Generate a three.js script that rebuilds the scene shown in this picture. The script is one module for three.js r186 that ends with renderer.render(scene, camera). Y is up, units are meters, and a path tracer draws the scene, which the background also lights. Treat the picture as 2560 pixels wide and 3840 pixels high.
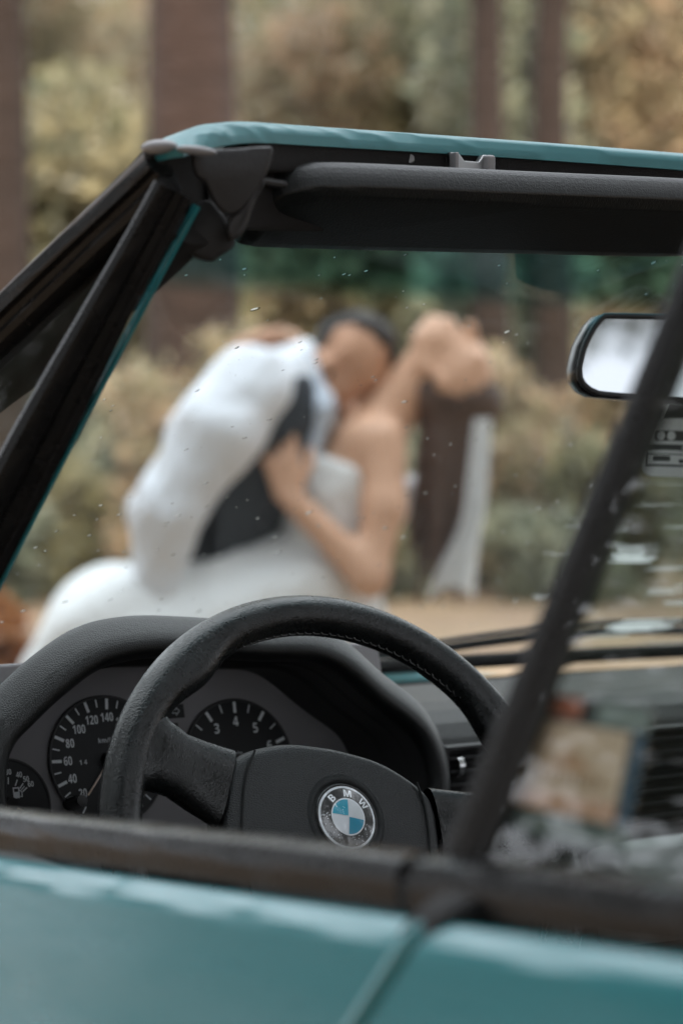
import * as THREE from 'three';
import { mergeGeometries, mergeVertices, toCreasedNormals } from 'three/addons/utils/BufferGeometryUtils.js';
import { RoundedBoxGeometry } from 'three/addons/geometries/RoundedBoxGeometry.js';

// ---------------------------------------------------------------- camera, sky, sun, exposure
const scene = new THREE.Scene();
const renderer = new THREE.WebGLRenderer({ antialias: true });
renderer.setSize(682, 1024);
renderer.toneMapping = THREE.LinearToneMapping;
renderer.toneMappingExposure = 3.0;
renderer.shadowMap.enabled = true;

const camera = new THREE.PerspectiveCamera(2 * Math.atan(18 / 85) * 180 / Math.PI, 682 / 1024, 0.05, 400);
camera.position.set(-1.278, 1.215, 1.36);
camera.lookAt(-1.278 + 0.5589, 1.215 - 0.0349, 1.36 - 0.8285);
camera.focus = 1.66;
camera.userData.fStop = 4.9;

{
  // veiled sky: brightest overhead, a third of that at the horizon, soft cloud mottling
  const W = 512, H = 256, data = new Float32Array(W * H * 4);
  for (let j = 0; j < H; j++) for (let i = 0; i < W; i++) {
    const el = ((j + 0.5) / H - 0.5) * Math.PI, az = (i + 0.5) / W * 2 * Math.PI, s = Math.max(0, Math.sin(el));
    const x = Math.cos(az) * Math.cos(el), z = Math.sin(az) * Math.cos(el), y = Math.sin(el);
    const cl = 1 + 0.06 * Math.sin(5 * x + 3 * y + 1.3) * Math.sin(4 * z - 2 * y + 0.4) + 0.04 * Math.sin(11 * x - 7 * z + 6 * y);
    const L = 0.5 * (1 + 2 * s) * cl, o = (j * W + i) * 4;
    data[o] = L * 0.95; data[o + 1] = L * 1.0; data[o + 2] = L * 1.07; data[o + 3] = 1;
  }
  const sky = new THREE.DataTexture(data, W, H, THREE.RGBAFormat, THREE.FloatType);
  sky.mapping = THREE.EquirectangularReflectionMapping; sky.magFilter = THREE.LinearFilter; sky.needsUpdate = true;
  scene.background = sky; scene.environment = sky;
}
const sun = new THREE.DirectionalLight(0xffedd2, 2.6);
sun.position.set(-8, 10, 13); sun.target.position.set(0, 0, -2);
sun.castShadow = true; sun.shadow.radius = 12; sun.shadow.mapSize.set(2048, 2048);
Object.assign(sun.shadow.camera, { left: -20, right: 20, top: 20, bottom: -20, near: 1, far: 60 });
scene.add(sun, sun.target);

// ---------------------------------------------------------------- helpers
let seed = 7;
const rnd = () => { seed = (seed + 0x6d2b79f5) | 0; let t = Math.imul(seed ^ (seed >>> 15), 1 | seed); t = (t + Math.imul(t ^ (t >>> 7), 61 | t)) ^ t; return ((t ^ (t >>> 14)) >>> 0) / 4294967296; };
const rr = (a, b) => a + (b - a) * rnd();
const V = (x, y, z) => new THREE.Vector3(x, y, z);
const vec = (a) => a.isVector3 ? a : V(...a);
const lerp = (a, b, t) => a + (b - a) * t, clamp = (x, a = 0, b = 1) => Math.min(b, Math.max(a, x));
const smooth = (a, b, x) => { const t = clamp((x - a) / (b - a)); return t * t * (3 - 2 * t); };
const D2R = Math.PI / 180;

function tag(o, label, category, group) { o.userData.label = label; o.userData.category = category; if (group) o.userData.group = group; return o; }
function mesh(name, geo, mat, parent) { const m = new THREE.Mesh(geo, mat); m.name = name; parent.add(m); return m; }
function group(name, parent = scene) { const g = new THREE.Group(); g.name = name; parent.add(g); return g; }
const taken = {};
const numbered = (n) => { const k = taken[n] = (taken[n] ?? -1) + 1; return k ? n + '_' + String(k).padStart(3, '0') : n; };

function resample(pts, n) { return new THREE.CatmullRomCurve3(pts.map(vec), false, 'centripetal').getSpacedPoints(n); }
// a closed profile [[across, up], ...] carried along a path; uv in metres
function sweep(path, prof, { up = [0, 1, 0], n = 0, caps = true, crease = 0.6, size = null, closed = true } = {}) {
  const P = (n ? resample(path, n) : path.map(vec)), U = vec(up), pos = [], uv = [], idx = [];
  const pr = closed ? [...prof, prof[0]] : prof, m = pr.length;
  let s = 0; const per = [0];
  for (let k = 1; k < m; k++) per.push(per[k - 1] + Math.hypot(pr[k][0] - pr[k - 1][0], pr[k][1] - pr[k - 1][1]));
  P.forEach((p, i) => {
    const T = P[Math.min(i + 1, P.length - 1)].clone().sub(P[Math.max(i - 1, 0)]).normalize();
    const N = U.clone().addScaledVector(T, -U.dot(T)).normalize(), B = T.clone().cross(N);
    if (i) s += p.distanceTo(P[i - 1]);
    const k = size ? size(i / (P.length - 1)) : 1;
    for (let j = 0; j < m; j++) { const q = p.clone().addScaledVector(B, pr[j][0] * k).addScaledVector(N, pr[j][1] * k); pos.push(q.x, q.y, q.z); uv.push(s, per[j]); }
  });
  for (let i = 0; i + 1 < P.length; i++) for (let j = 0; j + 1 < m; j++) { const a = i * m + j, b = a + m; idx.push(a, b, a + 1, a + 1, b, b + 1); }
  if (caps && closed) for (const [row, flip] of [[0, 0], [P.length - 1, 1]]) {
    const base = pos.length / 3, o = row * m * 3; let c = [0, 0, 0];
    for (let j = 0; j < m - 1; j++) for (let k = 0; k < 3; k++) c[k] += pos[o + j * 3 + k] / (m - 1);
    pos.push(...c); uv.push(0, 0);
    for (let j = 0; j < m; j++) { pos.push(pos[o + j * 3], pos[o + j * 3 + 1], pos[o + j * 3 + 2]); uv.push(pr[j][0], pr[j][1]); }
    for (let j = 0; j + 1 < m; j++) flip ? idx.push(base, base + 2 + j, base + 1 + j) : idx.push(base, base + 1 + j, base + 2 + j);
  }
  return finish(pos, uv, idx, crease);
}
function finish(pos, uv, idx, crease) {
  const g = new THREE.BufferGeometry();
  g.setAttribute('position', new THREE.Float32BufferAttribute(pos, 3)); g.setAttribute('uv', new THREE.Float32BufferAttribute(uv, 2)); g.setIndex(idx);
  if (crease) return toCreasedNormals(g, crease);
  g.computeVertexNormals(); return g;
}
// a sheet from a function of (u, v) in 0..1, optionally given thickness along -normal
function sheet(f, nu, nv, { thick = 0, uvf = null, smoothN = true } = {}) {
  const pos = [], uv = [], idx = [], w = nu + 1;
  for (let j = 0; j <= nv; j++) for (let i = 0; i <= nu; i++) { const p = vec(f(i / nu, j / nv)); pos.push(p.x, p.y, p.z); uv.push(...(uvf ? uvf(i / nu, j / nv, p) : [i / nu, j / nv])); }
  for (let j = 0; j < nv; j++) for (let i = 0; i < nu; i++) { const a = j * w + i, b = a + w; idx.push(a, a + 1, b, a + 1, b + 1, b); }
  const g = new THREE.BufferGeometry();
  g.setAttribute('position', new THREE.Float32BufferAttribute(pos, 3)); g.setAttribute('uv', new THREE.Float32BufferAttribute(uv, 2)); g.setIndex(idx); g.computeVertexNormals();
  if (!thick) return g;
  const N = g.attributes.normal, cnt = pos.length / 3, pos2 = [...pos], uv2 = [...uv, ...uv], idx2 = [...idx];
  for (let k = 0; k < cnt; k++) pos2.push(pos[k * 3] - N.getX(k) * thick, pos[k * 3 + 1] - N.getY(k) * thick, pos[k * 3 + 2] - N.getZ(k) * thick);
  for (let k = 0; k < idx.length; k += 3) idx2.push(idx[k] + cnt, idx[k + 2] + cnt, idx[k + 1] + cnt);
  const edge = []; for (let i = 0; i < nu; i++) edge.push([i, i + 1], [nv * w + i + 1, nv * w + i]);
  for (let j = 0; j < nv; j++) edge.push([(j + 1) * w, j * w], [j * w + nu, (j + 1) * w + nu]);
  for (const [a, b] of edge) idx2.push(a, a + cnt, b, b, a + cnt, b + cnt);
  return finish(pos2, uv2, idx2, 0.7);
}
const ellipse = (a, b, n = 16) => Array.from({ length: n }, (_, k) => [a * Math.cos(k / n * 2 * Math.PI), b * Math.sin(k / n * 2 * Math.PI)]);
function rrect(w, h, r, n = 4) {
  const o = [];
  for (const [cx, cy, a0] of [[w / 2 - r, h / 2 - r, 0], [-w / 2 + r, h / 2 - r, 90], [-w / 2 + r, -h / 2 + r, 180], [w / 2 - r, -h / 2 + r, 270]])
    for (let k = 0; k <= n; k++) { const a = (a0 + 90 * k / n) * D2R; o.push([cx + r * Math.cos(a), cy + r * Math.sin(a)]); }
  return o;
}
function slab(points, depth, bevel, smoothCurve = true) {
  const p = points.map(([x, y]) => new THREE.Vector2(x, y));
  const s = new THREE.Shape(smoothCurve ? new THREE.SplineCurve([...p, p[0]]).getSpacedPoints(60).slice(0, -1) : p);
  const g = new THREE.ExtrudeGeometry(s, { depth, bevelEnabled: bevel > 0, bevelThickness: bevel, bevelSize: bevel, bevelOffset: -bevel, bevelSegments: 8, curveSegments: 8 });
  return toCreasedNormals(g, 0.7);
}
const moved = (g, x, y, z, rx = 0, ry = 0, rz = 0) => { g.applyMatrix4(new THREE.Matrix4().compose(V(x, y, z), new THREE.Quaternion().setFromEuler(new THREE.Euler(rx, ry, rz)), V(1, 1, 1))); return g; };
const merged = (list) => mergeGeometries(list.map((g) => { const h = g.index ? g.toNonIndexed() : g; for (const k of Object.keys(h.attributes)) if (!['position', 'normal', 'uv'].includes(k)) h.deleteAttribute(k); return h; }));

// value noise, tiling
function noiseGrid(n, s) { let q = s; const r = () => { q = (q * 1664525 + 1013904223) >>> 0; return q / 4294967296; }; const g = new Float32Array(n * n).map(r); return (x, y) => { const xi = Math.floor(x), yi = Math.floor(y), fx = x - xi, fy = y - yi, a = fx * fx * (3 - 2 * fx), b = fy * fy * (3 - 2 * fy), m = (k) => ((k % n) + n) % n; return lerp(lerp(g[m(yi) * n + m(xi)], g[m(yi) * n + m(xi + 1)], a), lerp(g[m(yi + 1) * n + m(xi)], g[m(yi + 1) * n + m(xi + 1)], a), b); }; }
const N8 = noiseGrid(8, 11), N16 = noiseGrid(16, 5), N64 = noiseGrid(64, 23), N128 = noiseGrid(128, 77);
function tex(n, f, size, srgb = false) {
  const d = new Uint8Array(n * n * 4);
  for (let j = 0; j < n; j++) for (let i = 0; i < n; i++) { const c = f(i / n, j / n), o = (j * n + i) * 4; if (typeof c === 'number') d[o] = d[o + 1] = d[o + 2] = clamp(c) * 255; else { d[o] = clamp(c[0]) * 255; d[o + 1] = clamp(c[1]) * 255; d[o + 2] = clamp(c[2]) * 255; } d[o + 3] = c[3] === undefined ? 255 : clamp(c[3]) * 255; }
  const t = new THREE.DataTexture(d, n, n); t.wrapS = t.wrapT = THREE.RepeatWrapping; t.magFilter = THREE.LinearFilter; t.repeat.set(1 / size, 1 / size); if (srgb) t.colorSpace = THREE.SRGBColorSpace; t.needsUpdate = true; return t;
}
function voronoi(n, s) { let q = s; const r = () => { q = (q * 1664525 + 1013904223) >>> 0; return q / 4294967296; }; const px = new Float32Array(n * n).map(r), py = new Float32Array(n * n).map(r), m = (k) => ((k % n) + n) % n; return (x, y) => { const xi = Math.floor(x), yi = Math.floor(y); let a = 9, b = 9; for (let j = -1; j <= 1; j++) for (let i = -1; i <= 1; i++) { const c = m(yi + j) * n + m(xi + i), d = Math.hypot(xi + i + px[c] - x, yi + j + py[c] - y); if (d < a) { b = a; a = d; } else if (d < b) b = d; } return b - a; }; }
const VO = voronoi(28, 3);
const leatherBump = tex(512, (u, v) => Math.min(1, VO(u * 28 + 0.4 * N16(u * 16, v * 16), v * 28) * 2.6) * 0.8 + 0.2 * N128(u * 128, v * 128), 0.048);
const leatherTone = tex(256, (u, v) => { const k = 0.86 + 0.14 * N16(u * 16, v * 16) + 0.10 * (N64(u * 64, v * 64) - 0.5); return [k, k, k]; }, 0.21, false);
const fineBump = tex(256, (u, v) => 0.5 * N128(u * 128, v * 128) + 0.5 * N64(u * 64, v * 64), 0.05);
const feltBump = tex(256, (u, v) => N128(u * 128, v * 128) * 0.7 + 0.3 * N128(v * 128 + 31, u * 128 + 7), 0.03);
const feltTone = tex(256, (u, v) => { const k = 0.6 + 0.4 * N64(u * 64, v * 64) + (N128(u * 128, v * 128) > 0.93 ? 0.7 : 0); return [k, k * 0.93, k * 0.9]; }, 0.05);
const scuff = tex(256, (u, v) => 0.75 + 0.4 * (N16(u * 16, v * 16) - 0.5) + 0.25 * (N64(u * 64, v * 64) - 0.5), 0.3);
const wear = tex(256, (u, v) => 0.62 + 0.7 * (N8(u * 8, v * 8) - 0.4) + 0.35 * (N64(u * 64, v * 64) - 0.5) + (N128(u * 128, v * 128) > 0.9 ? -0.2 : 0), 0.16);
const S = (o) => new THREE.MeshStandardMaterial(o), Ph = (o) => new THREE.MeshPhysicalMaterial(o);
const rgb = (r, g, b) => new THREE.Color().setRGB(r, g, b);

const M = {
  paint: Ph({ color: rgb(0.014, 0.142, 0.157), roughness: 0.5, metalness: 0, specularIntensity: 0.3, clearcoat: 0.7, clearcoatRoughness: 0.15, roughnessMap: scuff, side: THREE.DoubleSide }),
  railPaint: Ph({ color: rgb(0.014, 0.142, 0.157), roughness: 0.6, metalness: 0, specularIntensity: 0.6, clearcoat: 0.6, clearcoatRoughness: 0.5, side: THREE.DoubleSide }),
  rubber: Ph({ specularIntensity: 0.55, color: rgb(0.006, 0.0057, 0.0057), roughness: 0.36, bumpMap: fineBump, bumpScale: 0.0002, roughnessMap: scuff }),
  rubberDull: S({ color: rgb(0.007, 0.0068, 0.0068), roughness: 0.7, bumpMap: fineBump, bumpScale: 0.0002 }),
  belt: Ph({ specularIntensity: 0.6, color: rgb(0.0055, 0.0053, 0.0053), roughness: 0.36, roughnessMap: scuff }),
  gap: S({ color: rgb(0.008, 0.008, 0.008), roughness: 0.9 }),
  felt: S({ color: rgb(0.009, 0.0078, 0.0074), map: feltTone, roughness: 1, bumpMap: feltBump, bumpScale: 0.0015 }),
  vinyl: Ph({ specularIntensity: 0.8, color: rgb(0.02, 0.0195, 0.0203), roughness: 0.55, bumpMap: fineBump, bumpScale: 0.0003 }),
  visor: Ph({ specularIntensity: 0.7, color: rgb(0.006, 0.0075, 0.0075), roughness: 0.4, bumpMap: fineBump, bumpScale: 0.00025 }),
  leather: Ph({ specularIntensity: 0.9, color: rgb(0.0075, 0.0082, 0.0082), roughness: 0.34, bumpMap: leatherBump, bumpScale: 0.00017, map: leatherTone }),
  dashTop: Ph({ ior: 1.52, color: rgb(0.02, 0.0215, 0.0215), roughness: 0.4, bumpMap: leatherBump, bumpScale: 0.0003 }),
  wheel: Ph({ specularIntensity: 0.8, color: rgb(0.0045, 0.0053, 0.0053), roughness: 0.42, bumpMap: fineBump, bumpScale: 0.0003, roughnessMap: wear }),
  pad: Ph({ specularIntensity: 0.8, color: rgb(0.014, 0.014, 0.0144), roughness: 0.46, bumpMap: leatherBump, bumpScale: 0.00025, map: leatherTone }),
  plastic: S({ color: rgb(0.011, 0.011, 0.0115), roughness: 0.5, bumpMap: fineBump, bumpScale: 0.0002 }),
  shroud: S({ color: rgb(0.035, 0.034, 0.035), roughness: 0.6 }),
  clusterGrey: S({ color: rgb(0.27, 0.258, 0.266), roughness: 0.7, bumpMap: feltBump, bumpScale: 0.0002 }),
  greyPanel: S({ color: rgb(0.30, 0.32, 0.32), roughness: 0.5 }),
  blackGloss: S({ color: rgb(0.012, 0.012, 0.012), roughness: 0.2 }),
  chrome: S({ color: rgb(0.7, 0.7, 0.71), roughness: 0.22, metalness: 1 }),
  steel: S({ color: rgb(0.35, 0.35, 0.35), roughness: 0.4, metalness: 0.9 }),
  greyCap: S({ color: rgb(0.2, 0.195, 0.2), roughness: 0.45 }),
  mirror: S({ color: rgb(0.5, 0.52, 0.54), roughness: 0.03, metalness: 1 }),
  thread: S({ color: rgb(0.16, 0.16, 0.16), roughness: 0.8 }),
  needle: S({ color: rgb(0.75, 0.6, 0.5), roughness: 0.6 }),
  glass: Ph({ color: rgb(0.9, 0.93, 0.92), transmission: 1, roughness: 0.0, thickness: 0, ior: 1.5, side: THREE.DoubleSide }),
};

// ---------------------------------------------------------------- the setting
const barkTone = tex(256, (u, v) => { const k = 0.55 + 0.6 * N16(u * 16, v * 4) * N64(u * 64, v * 16) + 0.25 * N128(u * 128, v * 32); return [k, k * 0.9, k * 0.85]; }, 1.2);
const barkBump = tex(256, (u, v) => 0.6 * N16(u * 16, v * 4) + 0.4 * N64(u * 64, v * 16), 1.2);
M.bark = S({ color: rgb(0.034, 0.021, 0.0175), map: barkTone, bumpMap: barkBump, bumpScale: 0.05, roughness: 0.95 });
M.barkDark = S({ color: rgb(0.024, 0.016, 0.0135), map: barkTone, bumpMap: barkBump, bumpScale: 0.05, roughness: 0.95 });
const soil = tex(512, (u, v) => { const a = N16(u * 16, v * 16), b = N64(u * 64, v * 64), c = N128(u * 128, v * 128), k = 0.6 + 0.3 * a + 0.3 * b * c; return [k, k * (0.92 + 0.1 * a), k * (0.82 + 0.2 * b)]; }, 6);
M.ground = S({ color: rgb(0.33, 0.235, 0.155), map: soil, bumpMap: soil, bumpScale: 0.03, roughness: 1 });
{
  const g = new THREE.PlaneGeometry(360, 360, 120, 120); g.rotateX(-Math.PI / 2);
  const p = g.attributes.position, uv = g.attributes.uv;
  for (let i = 0; i < p.count; i++) { const x = p.getX(i), z = p.getZ(i), r = Math.hypot(x, z); p.setY(i, r < 12 ? 0 : (N16(x * 0.12 + 40, z * 0.12 + 40) - 0.5) * 0.35 * smooth(12, 30, r)); uv.setXY(i, x, z); }
  g.computeVertexNormals();
  mesh('ground', g, M.ground, scene).userData.kind = 'structure';
}
// leaf sprays: a few pointed leaves on a twig, put many times through a crown
function sprayGeometry(s, seedN) {
  seed = seedN; const pos = [], idx = [];
  for (let k = 0; k < 6; k++) {
    const a = rr(0, 6.28), e = rr(-0.7, 0.9), L = s * rr(0.7, 1.2), w = L * 0.42, d = V(Math.cos(a) * Math.cos(e), Math.sin(e), Math.sin(a) * Math.cos(e)), o = V(rr(-1, 1), rr(-1, 1), rr(-1, 1)).multiplyScalar(s * 0.7);
    const side = d.clone().cross(V(rr(-1, 1), rr(0.2, 1), rr(-1, 1))).normalize(), b = pos.length / 3;
    const q = [o, o.clone().addScaledVector(d, L * 0.5).addScaledVector(side, w * 0.5), o.clone().addScaledVector(d, L), o.clone().addScaledVector(d, L * 0.5).addScaledVector(side, -w * 0.5)];
    q.forEach((v) => pos.push(v.x, v.y, v.z)); idx.push(b, b + 1, b + 2, b, b + 2, b + 3);
  }
  const g = new THREE.BufferGeometry(); g.setAttribute('position', new THREE.Float32BufferAttribute(pos, 3)); g.setIndex(idx);
  const f = g.toNonIndexed(); f.computeVertexNormals(); return f;
}
const SPRAY = [sprayGeometry(0.16, 1), sprayGeometry(0.24, 2)];
M.leaf = Ph({ color: rgb(1, 1, 1), roughness: 1, transmission: 0.45, thickness: 0, side: THREE.DoubleSide });
const TONES = {
  olive: [[0.17, 0.165, 0.085], [0.25, 0.235, 0.125], [0.12, 0.125, 0.07], [0.29, 0.26, 0.15]],
  dry: [[0.36, 0.29, 0.185], [0.31, 0.275, 0.175], [0.38, 0.275, 0.18], [0.25, 0.225, 0.14]],
  sage: [[0.2, 0.225, 0.155], [0.27, 0.285, 0.205], [0.15, 0.175, 0.12], [0.32, 0.32, 0.23]],
  dark: [[0.04, 0.046, 0.026], [0.055, 0.058, 0.034], [0.075, 0.07, 0.038]], evergreen: [[0.035, 0.05, 0.03], [0.05, 0.065, 0.04]],
  orange: [[0.36, 0.15, 0.055], [0.4, 0.18, 0.07], [0.3, 0.14, 0.05]],
};
// blobs: [x, y, z, rx, ry, rz] volumes filled with sprays
function foliage(name, blobs, count, tones, which, parent, seedN) {
  seed = seedN;
  const im = new THREE.InstancedMesh(SPRAY[which], M.leaf, count), m = new THREE.Matrix4(), q = new THREE.Quaternion(), c = new THREE.Color();
  const vol = blobs.map((b) => b[3] * b[4] * b[5]), tot = vol.reduce((a, b) => a + b);
  for (let i = 0; i < count; i++) {
    let t = rnd() * tot, k = 0; while (k < blobs.length - 1 && (t -= vol[k]) > 0) k++;
    const b = blobs[k], r = Math.cbrt(rr(0.12, 1)) * rr(0.85, 1.12), a = rr(0, 6.283), y = rr(-1, 1), h = Math.sqrt(1 - y * y), sc = rr(0.7, 1.35);
    q.setFromEuler(new THREE.Euler(rr(0, 6), rr(0, 6), rr(0, 6)));
    m.compose(V(b[0] + b[3] * r * h * Math.cos(a), b[1] + b[4] * r * y, b[2] + b[5] * r * h * Math.sin(a)), q, V(sc, sc, sc)); im.setMatrixAt(i, m);
    const tn = tones[(k + Math.floor(rnd() * 2)) % tones.length], f = rr(0.75, 1.25); im.setColorAt(i, c.setRGB(tn[0] * f, tn[1] * f, tn[2] * f));
  }
  im.name = name; im.userData.kind = 'stuff'; parent.add(im); return im;
}
function limb(pts, r0, r1, n = 14, seg = 10) { return sweep(pts, ellipse(r0, r0, seg), { n, size: (t) => lerp(1, r1 / r0, t), up: [0.13, 0.1, 1], crease: 0 }); }
function tree(name, x, z, { h = 13, r = 0.3, lean = 0, crownAt = 7, crownR = 2.6, tones = TONES.olive, leaves = 1500, bark = M.bark, label, grp, seedN = 1, low = 0 }) {
  const t = group(numbered(name)); t.position.set(x, 0, z); seed = seedN;
  const wob = Array.from({ length: 7 }, (_, k) => V(lean * k * 0.16 * h + rr(-0.06, 0.06) * (k > 0), k / 6 * h, rr(-0.08, 0.08) * (k > 0))); wob[0].y = -0.3;
  mesh('trunk', limb(wob, r, r * 0.3, 30, 18), bark, t);
  const blobs = [];
  for (let k = 0; k < 7; k++) {
    const a = k * 2.4 + rr(0, 0.8), y = crownAt + (h - crownAt) * k / 7, L = crownR * rr(0.6, 1.0) * (1 - 0.4 * k / 7), s = wob[Math.min(6, Math.floor(y / h * 6))];
    const e = V(s.x + Math.cos(a) * L, y + L * 0.45, s.z + Math.sin(a) * L);
    mesh('limb', limb([V(s.x, y - 0.2, s.z), V(lerp(s.x, e.x, 0.5), y + L * 0.3, lerp(s.z, e.z, 0.5)), e], r * 0.32, 0.025, 8, 7), bark, t);
    blobs.push([e.x, e.y, e.z, crownR * rr(0.4, 0.62), crownR * rr(0.3, 0.45), crownR * rr(0.4, 0.62)]);
  }
  blobs.push([wob[6].x, h + 0.3, wob[6].z, crownR * 0.5, crownR * 0.45, crownR * 0.5]);
  foliage('crown', blobs, leaves, tones, 1, t, seedN + 50);
  return tag(t, label, 'tree', grp);
}
function shrub(name, x, z, { h = 4, w = 1.5, tones = TONES.olive, leaves = 900, label, grp, seedN = 1, cat = 'shrub', y0 = 0.3, which = 1 }) {
  const t = group(numbered(name)); t.position.set(x, 0, z); seed = seedN * 13 + 5;
  const blobs = [], stems = 4;
  for (let k = 0; k < stems; k++) {
    const a = k * 1.7 + rr(0, 1), tip = V(Math.cos(a) * w * rr(0.3, 0.7), h * rr(0.65, 0.95), Math.sin(a) * w * rr(0.3, 0.7));
    mesh('stem', limb([V(Math.cos(a) * 0.08, -0.1, Math.sin(a) * 0.08), V(tip.x * 0.4, h * 0.4, tip.z * 0.4), tip], 0.03 + h * 0.006, 0.012, 8, 6), M.barkDark, t);
    for (let j = 0; j < 6; j++) { const f = rr(y0 * 0.4, 1); blobs.push([tip.x * f + rr(-0.4, 0.4) * w, h * f, tip.z * f + rr(-0.4, 0.4) * w, w * rr(0.28, 0.5), h * rr(0.09, 0.17), w * rr(0.28, 0.5)]); }
  }
  foliage('foliage', blobs, leaves, tones, which, t, seedN * 7 + 3);
  return tag(t, label, cat, grp);
}
// trees seen over and through the windscreen
tree('pine_tree', 7.86, -14.18, { h: 15, r: 0.40, crownAt: 8.5, crownR: 3, seedN: 101, label: 'thick reddish-brown trunk of the broadest tree, behind the kissing couple' });
tree('pine_tree', 7.5, -16.78, { h: 14, r: 0.29, crownAt: 8, bark: M.barkDark, seedN: 102, tones: TONES.sage, label: 'dark slim trunk with sage crown standing to the left of the broad trunk' });
tree('pine_tree', 13.35, -17.7, { h: 14, r: 0.225, lean: 0.001, crownAt: 8.5, bark: M.barkDark, seedN: 103, label: 'slender dark trunk, left one of the close pair beyond the header rail' });
tree('pine_tree', 14.5, -18.1, { h: 14, r: 0.24, lean: -0.004, crownAt: 8.5, bark: M.barkDark, seedN: 104, label: 'slender dark trunk, right one of the close pair beyond the header rail' });
tree('pine_tree', 17.8, -20.9, { h: 13, r: 0.2, crownAt: 5.6, crownR: 2.4, bark: M.barkDark, seedN: 105, tones: TONES.dark, label: 'dark-leaved tree right of the close pair of trunks' });
tree('pine_tree', 9.15, -18.13, { h: 3.6, r: 0.085, crownAt: 1.9, crownR: 0.9, leaves: 900, bark: M.bark, seedN: 106, label: 'thin sapling trunk between the bride\'s dress and the windscreen pillar' });
const fwd = V(0.559, 0, -0.829), side = V(0.829, 0, 0.559);
// undergrowth and young trees filling the wood behind: [distance, offset across, height, width, tone]
{
  const rows = [];
  seed = 900;
  for (const [dist, n, half] of [[28.5, 8, 5], [34, 9, 6.4], [40, 9, 7.4], [47, 10, 9]])
    for (let k = 0; k < n; k++) rows.push([dist + rr(-2, 2), lerp(-half, half, (k + 0.5) / n) + rr(-0.4, 0.4), dist * rr(0.15, 0.3), rr(1.1, 1.9) * dist / 30, ['olive', 'dry', 'sage', 'olive', 'dry', 'olive'][Math.floor(rnd() * 6)]]);
  const kind = { olive: 'tall olive-green bush in the wood behind the couple', dry: 'tall dry beige-leaved bush in the wood behind the couple', sage: 'tall pale sage-green bush in the wood behind the couple' };
  rows.forEach(([dist, off, h, w, tone], i) => shrub('woodland_bush', -1.278 + fwd.x * dist + side.x * off, 1.36 + fwd.z * dist + side.z * off, { h, w, tones: TONES[tone], leaves: 1700, label: kind[tone], grp: 'bushes filling the wood', seedN: 200 + i }));
}
// low growth along the far side of the clearing
for (let k = 0; k < 11; k++) { const dist = 16.5 + 2.2 * ((k * 7) % 5) / 5, off = lerp(-2.9, 2.9, (k + 0.5) / 11), tone = ['sage', 'olive', 'sage', 'dry'][k % 4]; shrub('low_bush', -1.278 + fwd.x * dist + side.x * off, 1.36 + fwd.z * dist + side.z * off, { h: 0.6 + 1.5 * ((k * 5) % 4) / 4, w: 0.55, tones: TONES[tone], leaves: 520, which: 0, label: { sage: 'low pale sage bush at the foot of the trees', olive: 'low olive bush at the foot of the trees', dry: 'low dry beige bush at the foot of the trees' }[tone], grp: 'low bushes at the foot of the trees', seedN: 400 + k }); }
shrub('autumn_shrub', 2.55, -6.9, { h: 0.5, w: 0.2, tones: TONES.orange, leaves: 700, which: 0, seedN: 61, label: 'small bright orange autumn shrub beside the bride\'s skirt' });
// the wood beyond, one mass
{
  const blobs = []; seed = 77;
  for (let k = 0; k < 110; k++) { const off = rr(-46, 46), d = rr(54, 62), y = rr(0, 11); blobs.push([-1.278 + fwd.x * d + side.x * off, y, 1.36 + fwd.z * d + side.z * off, rr(1.5, 3), rr(1.2, 2.2), rr(1.5, 3)]); }
  const o = foliage('distant_wood', blobs, 9000, [...TONES.olive, ...TONES.dry], 1, scene, 321); tag(o, 'far-off mass of olive and beige foliage closing the wood', 'woodland');
}
// trees along the verge on the driver's side of the car and behind it (mirrored in paint and glass; some added to darken side light)
[[-7.2, -5.5], [-8.4, -2], [-6.4, -9.5], [-8.2, 1.8], [-9.5, -12.5], [-11.5, -5], [-10.5, 5], [6.8, 6.5], [8.2, 2.4], [9.6, -2.2], [5.4, 11], [11.5, 8], [4, 22], [-4.5, 24]].forEach(([x, z], i) =>
  tree('verge_tree', x, z, { h: 10 + (i % 3) * 1.4, r: 0.2, crownAt: i > 11 ? 3 : 1.5 + (i % 3) * 0.4, crownR: 2.7, leaves: 1300, seedN: 500 + i, tones: i % 3 ? TONES.dark : TONES.evergreen, label: 'tree on the verge around the parked car', grp: 'trees around the parked car' }));
// unseen trees added behind the photographer to shade the car and the couple
[[-5.6, 10.2], [-3.4, 7.4], [-7.8, 8.6], [-2.2, 11], [-6.2, 6], [-4.4, 13], [-8.6, 12], [-3.0, 3.5], [1.9, 4.3]].forEach(([x, z], i) =>
  tree('added_shade_tree', x, z, { h: 9.2 + (i % 3), r: 0.24, crownAt: 3.8 + (i % 2) * 0.6, crownR: 2.9, leaves: 2000, seedN: 700 + i, tones: TONES.dark, label: 'tall unseen tree added to shade the parked car', grp: 'unseen trees added to shade the parked car' }));

// ---------------------------------------------------------------- the car
const car = tag(group('convertible_car'), 'teal open-top convertible with black leather steering wheel and raised rear side window', 'car');
const beltY = (z) => 0.989 + 0.083 * (z - 0.212);           // foot of the belt moulding, rising to the rear
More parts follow.
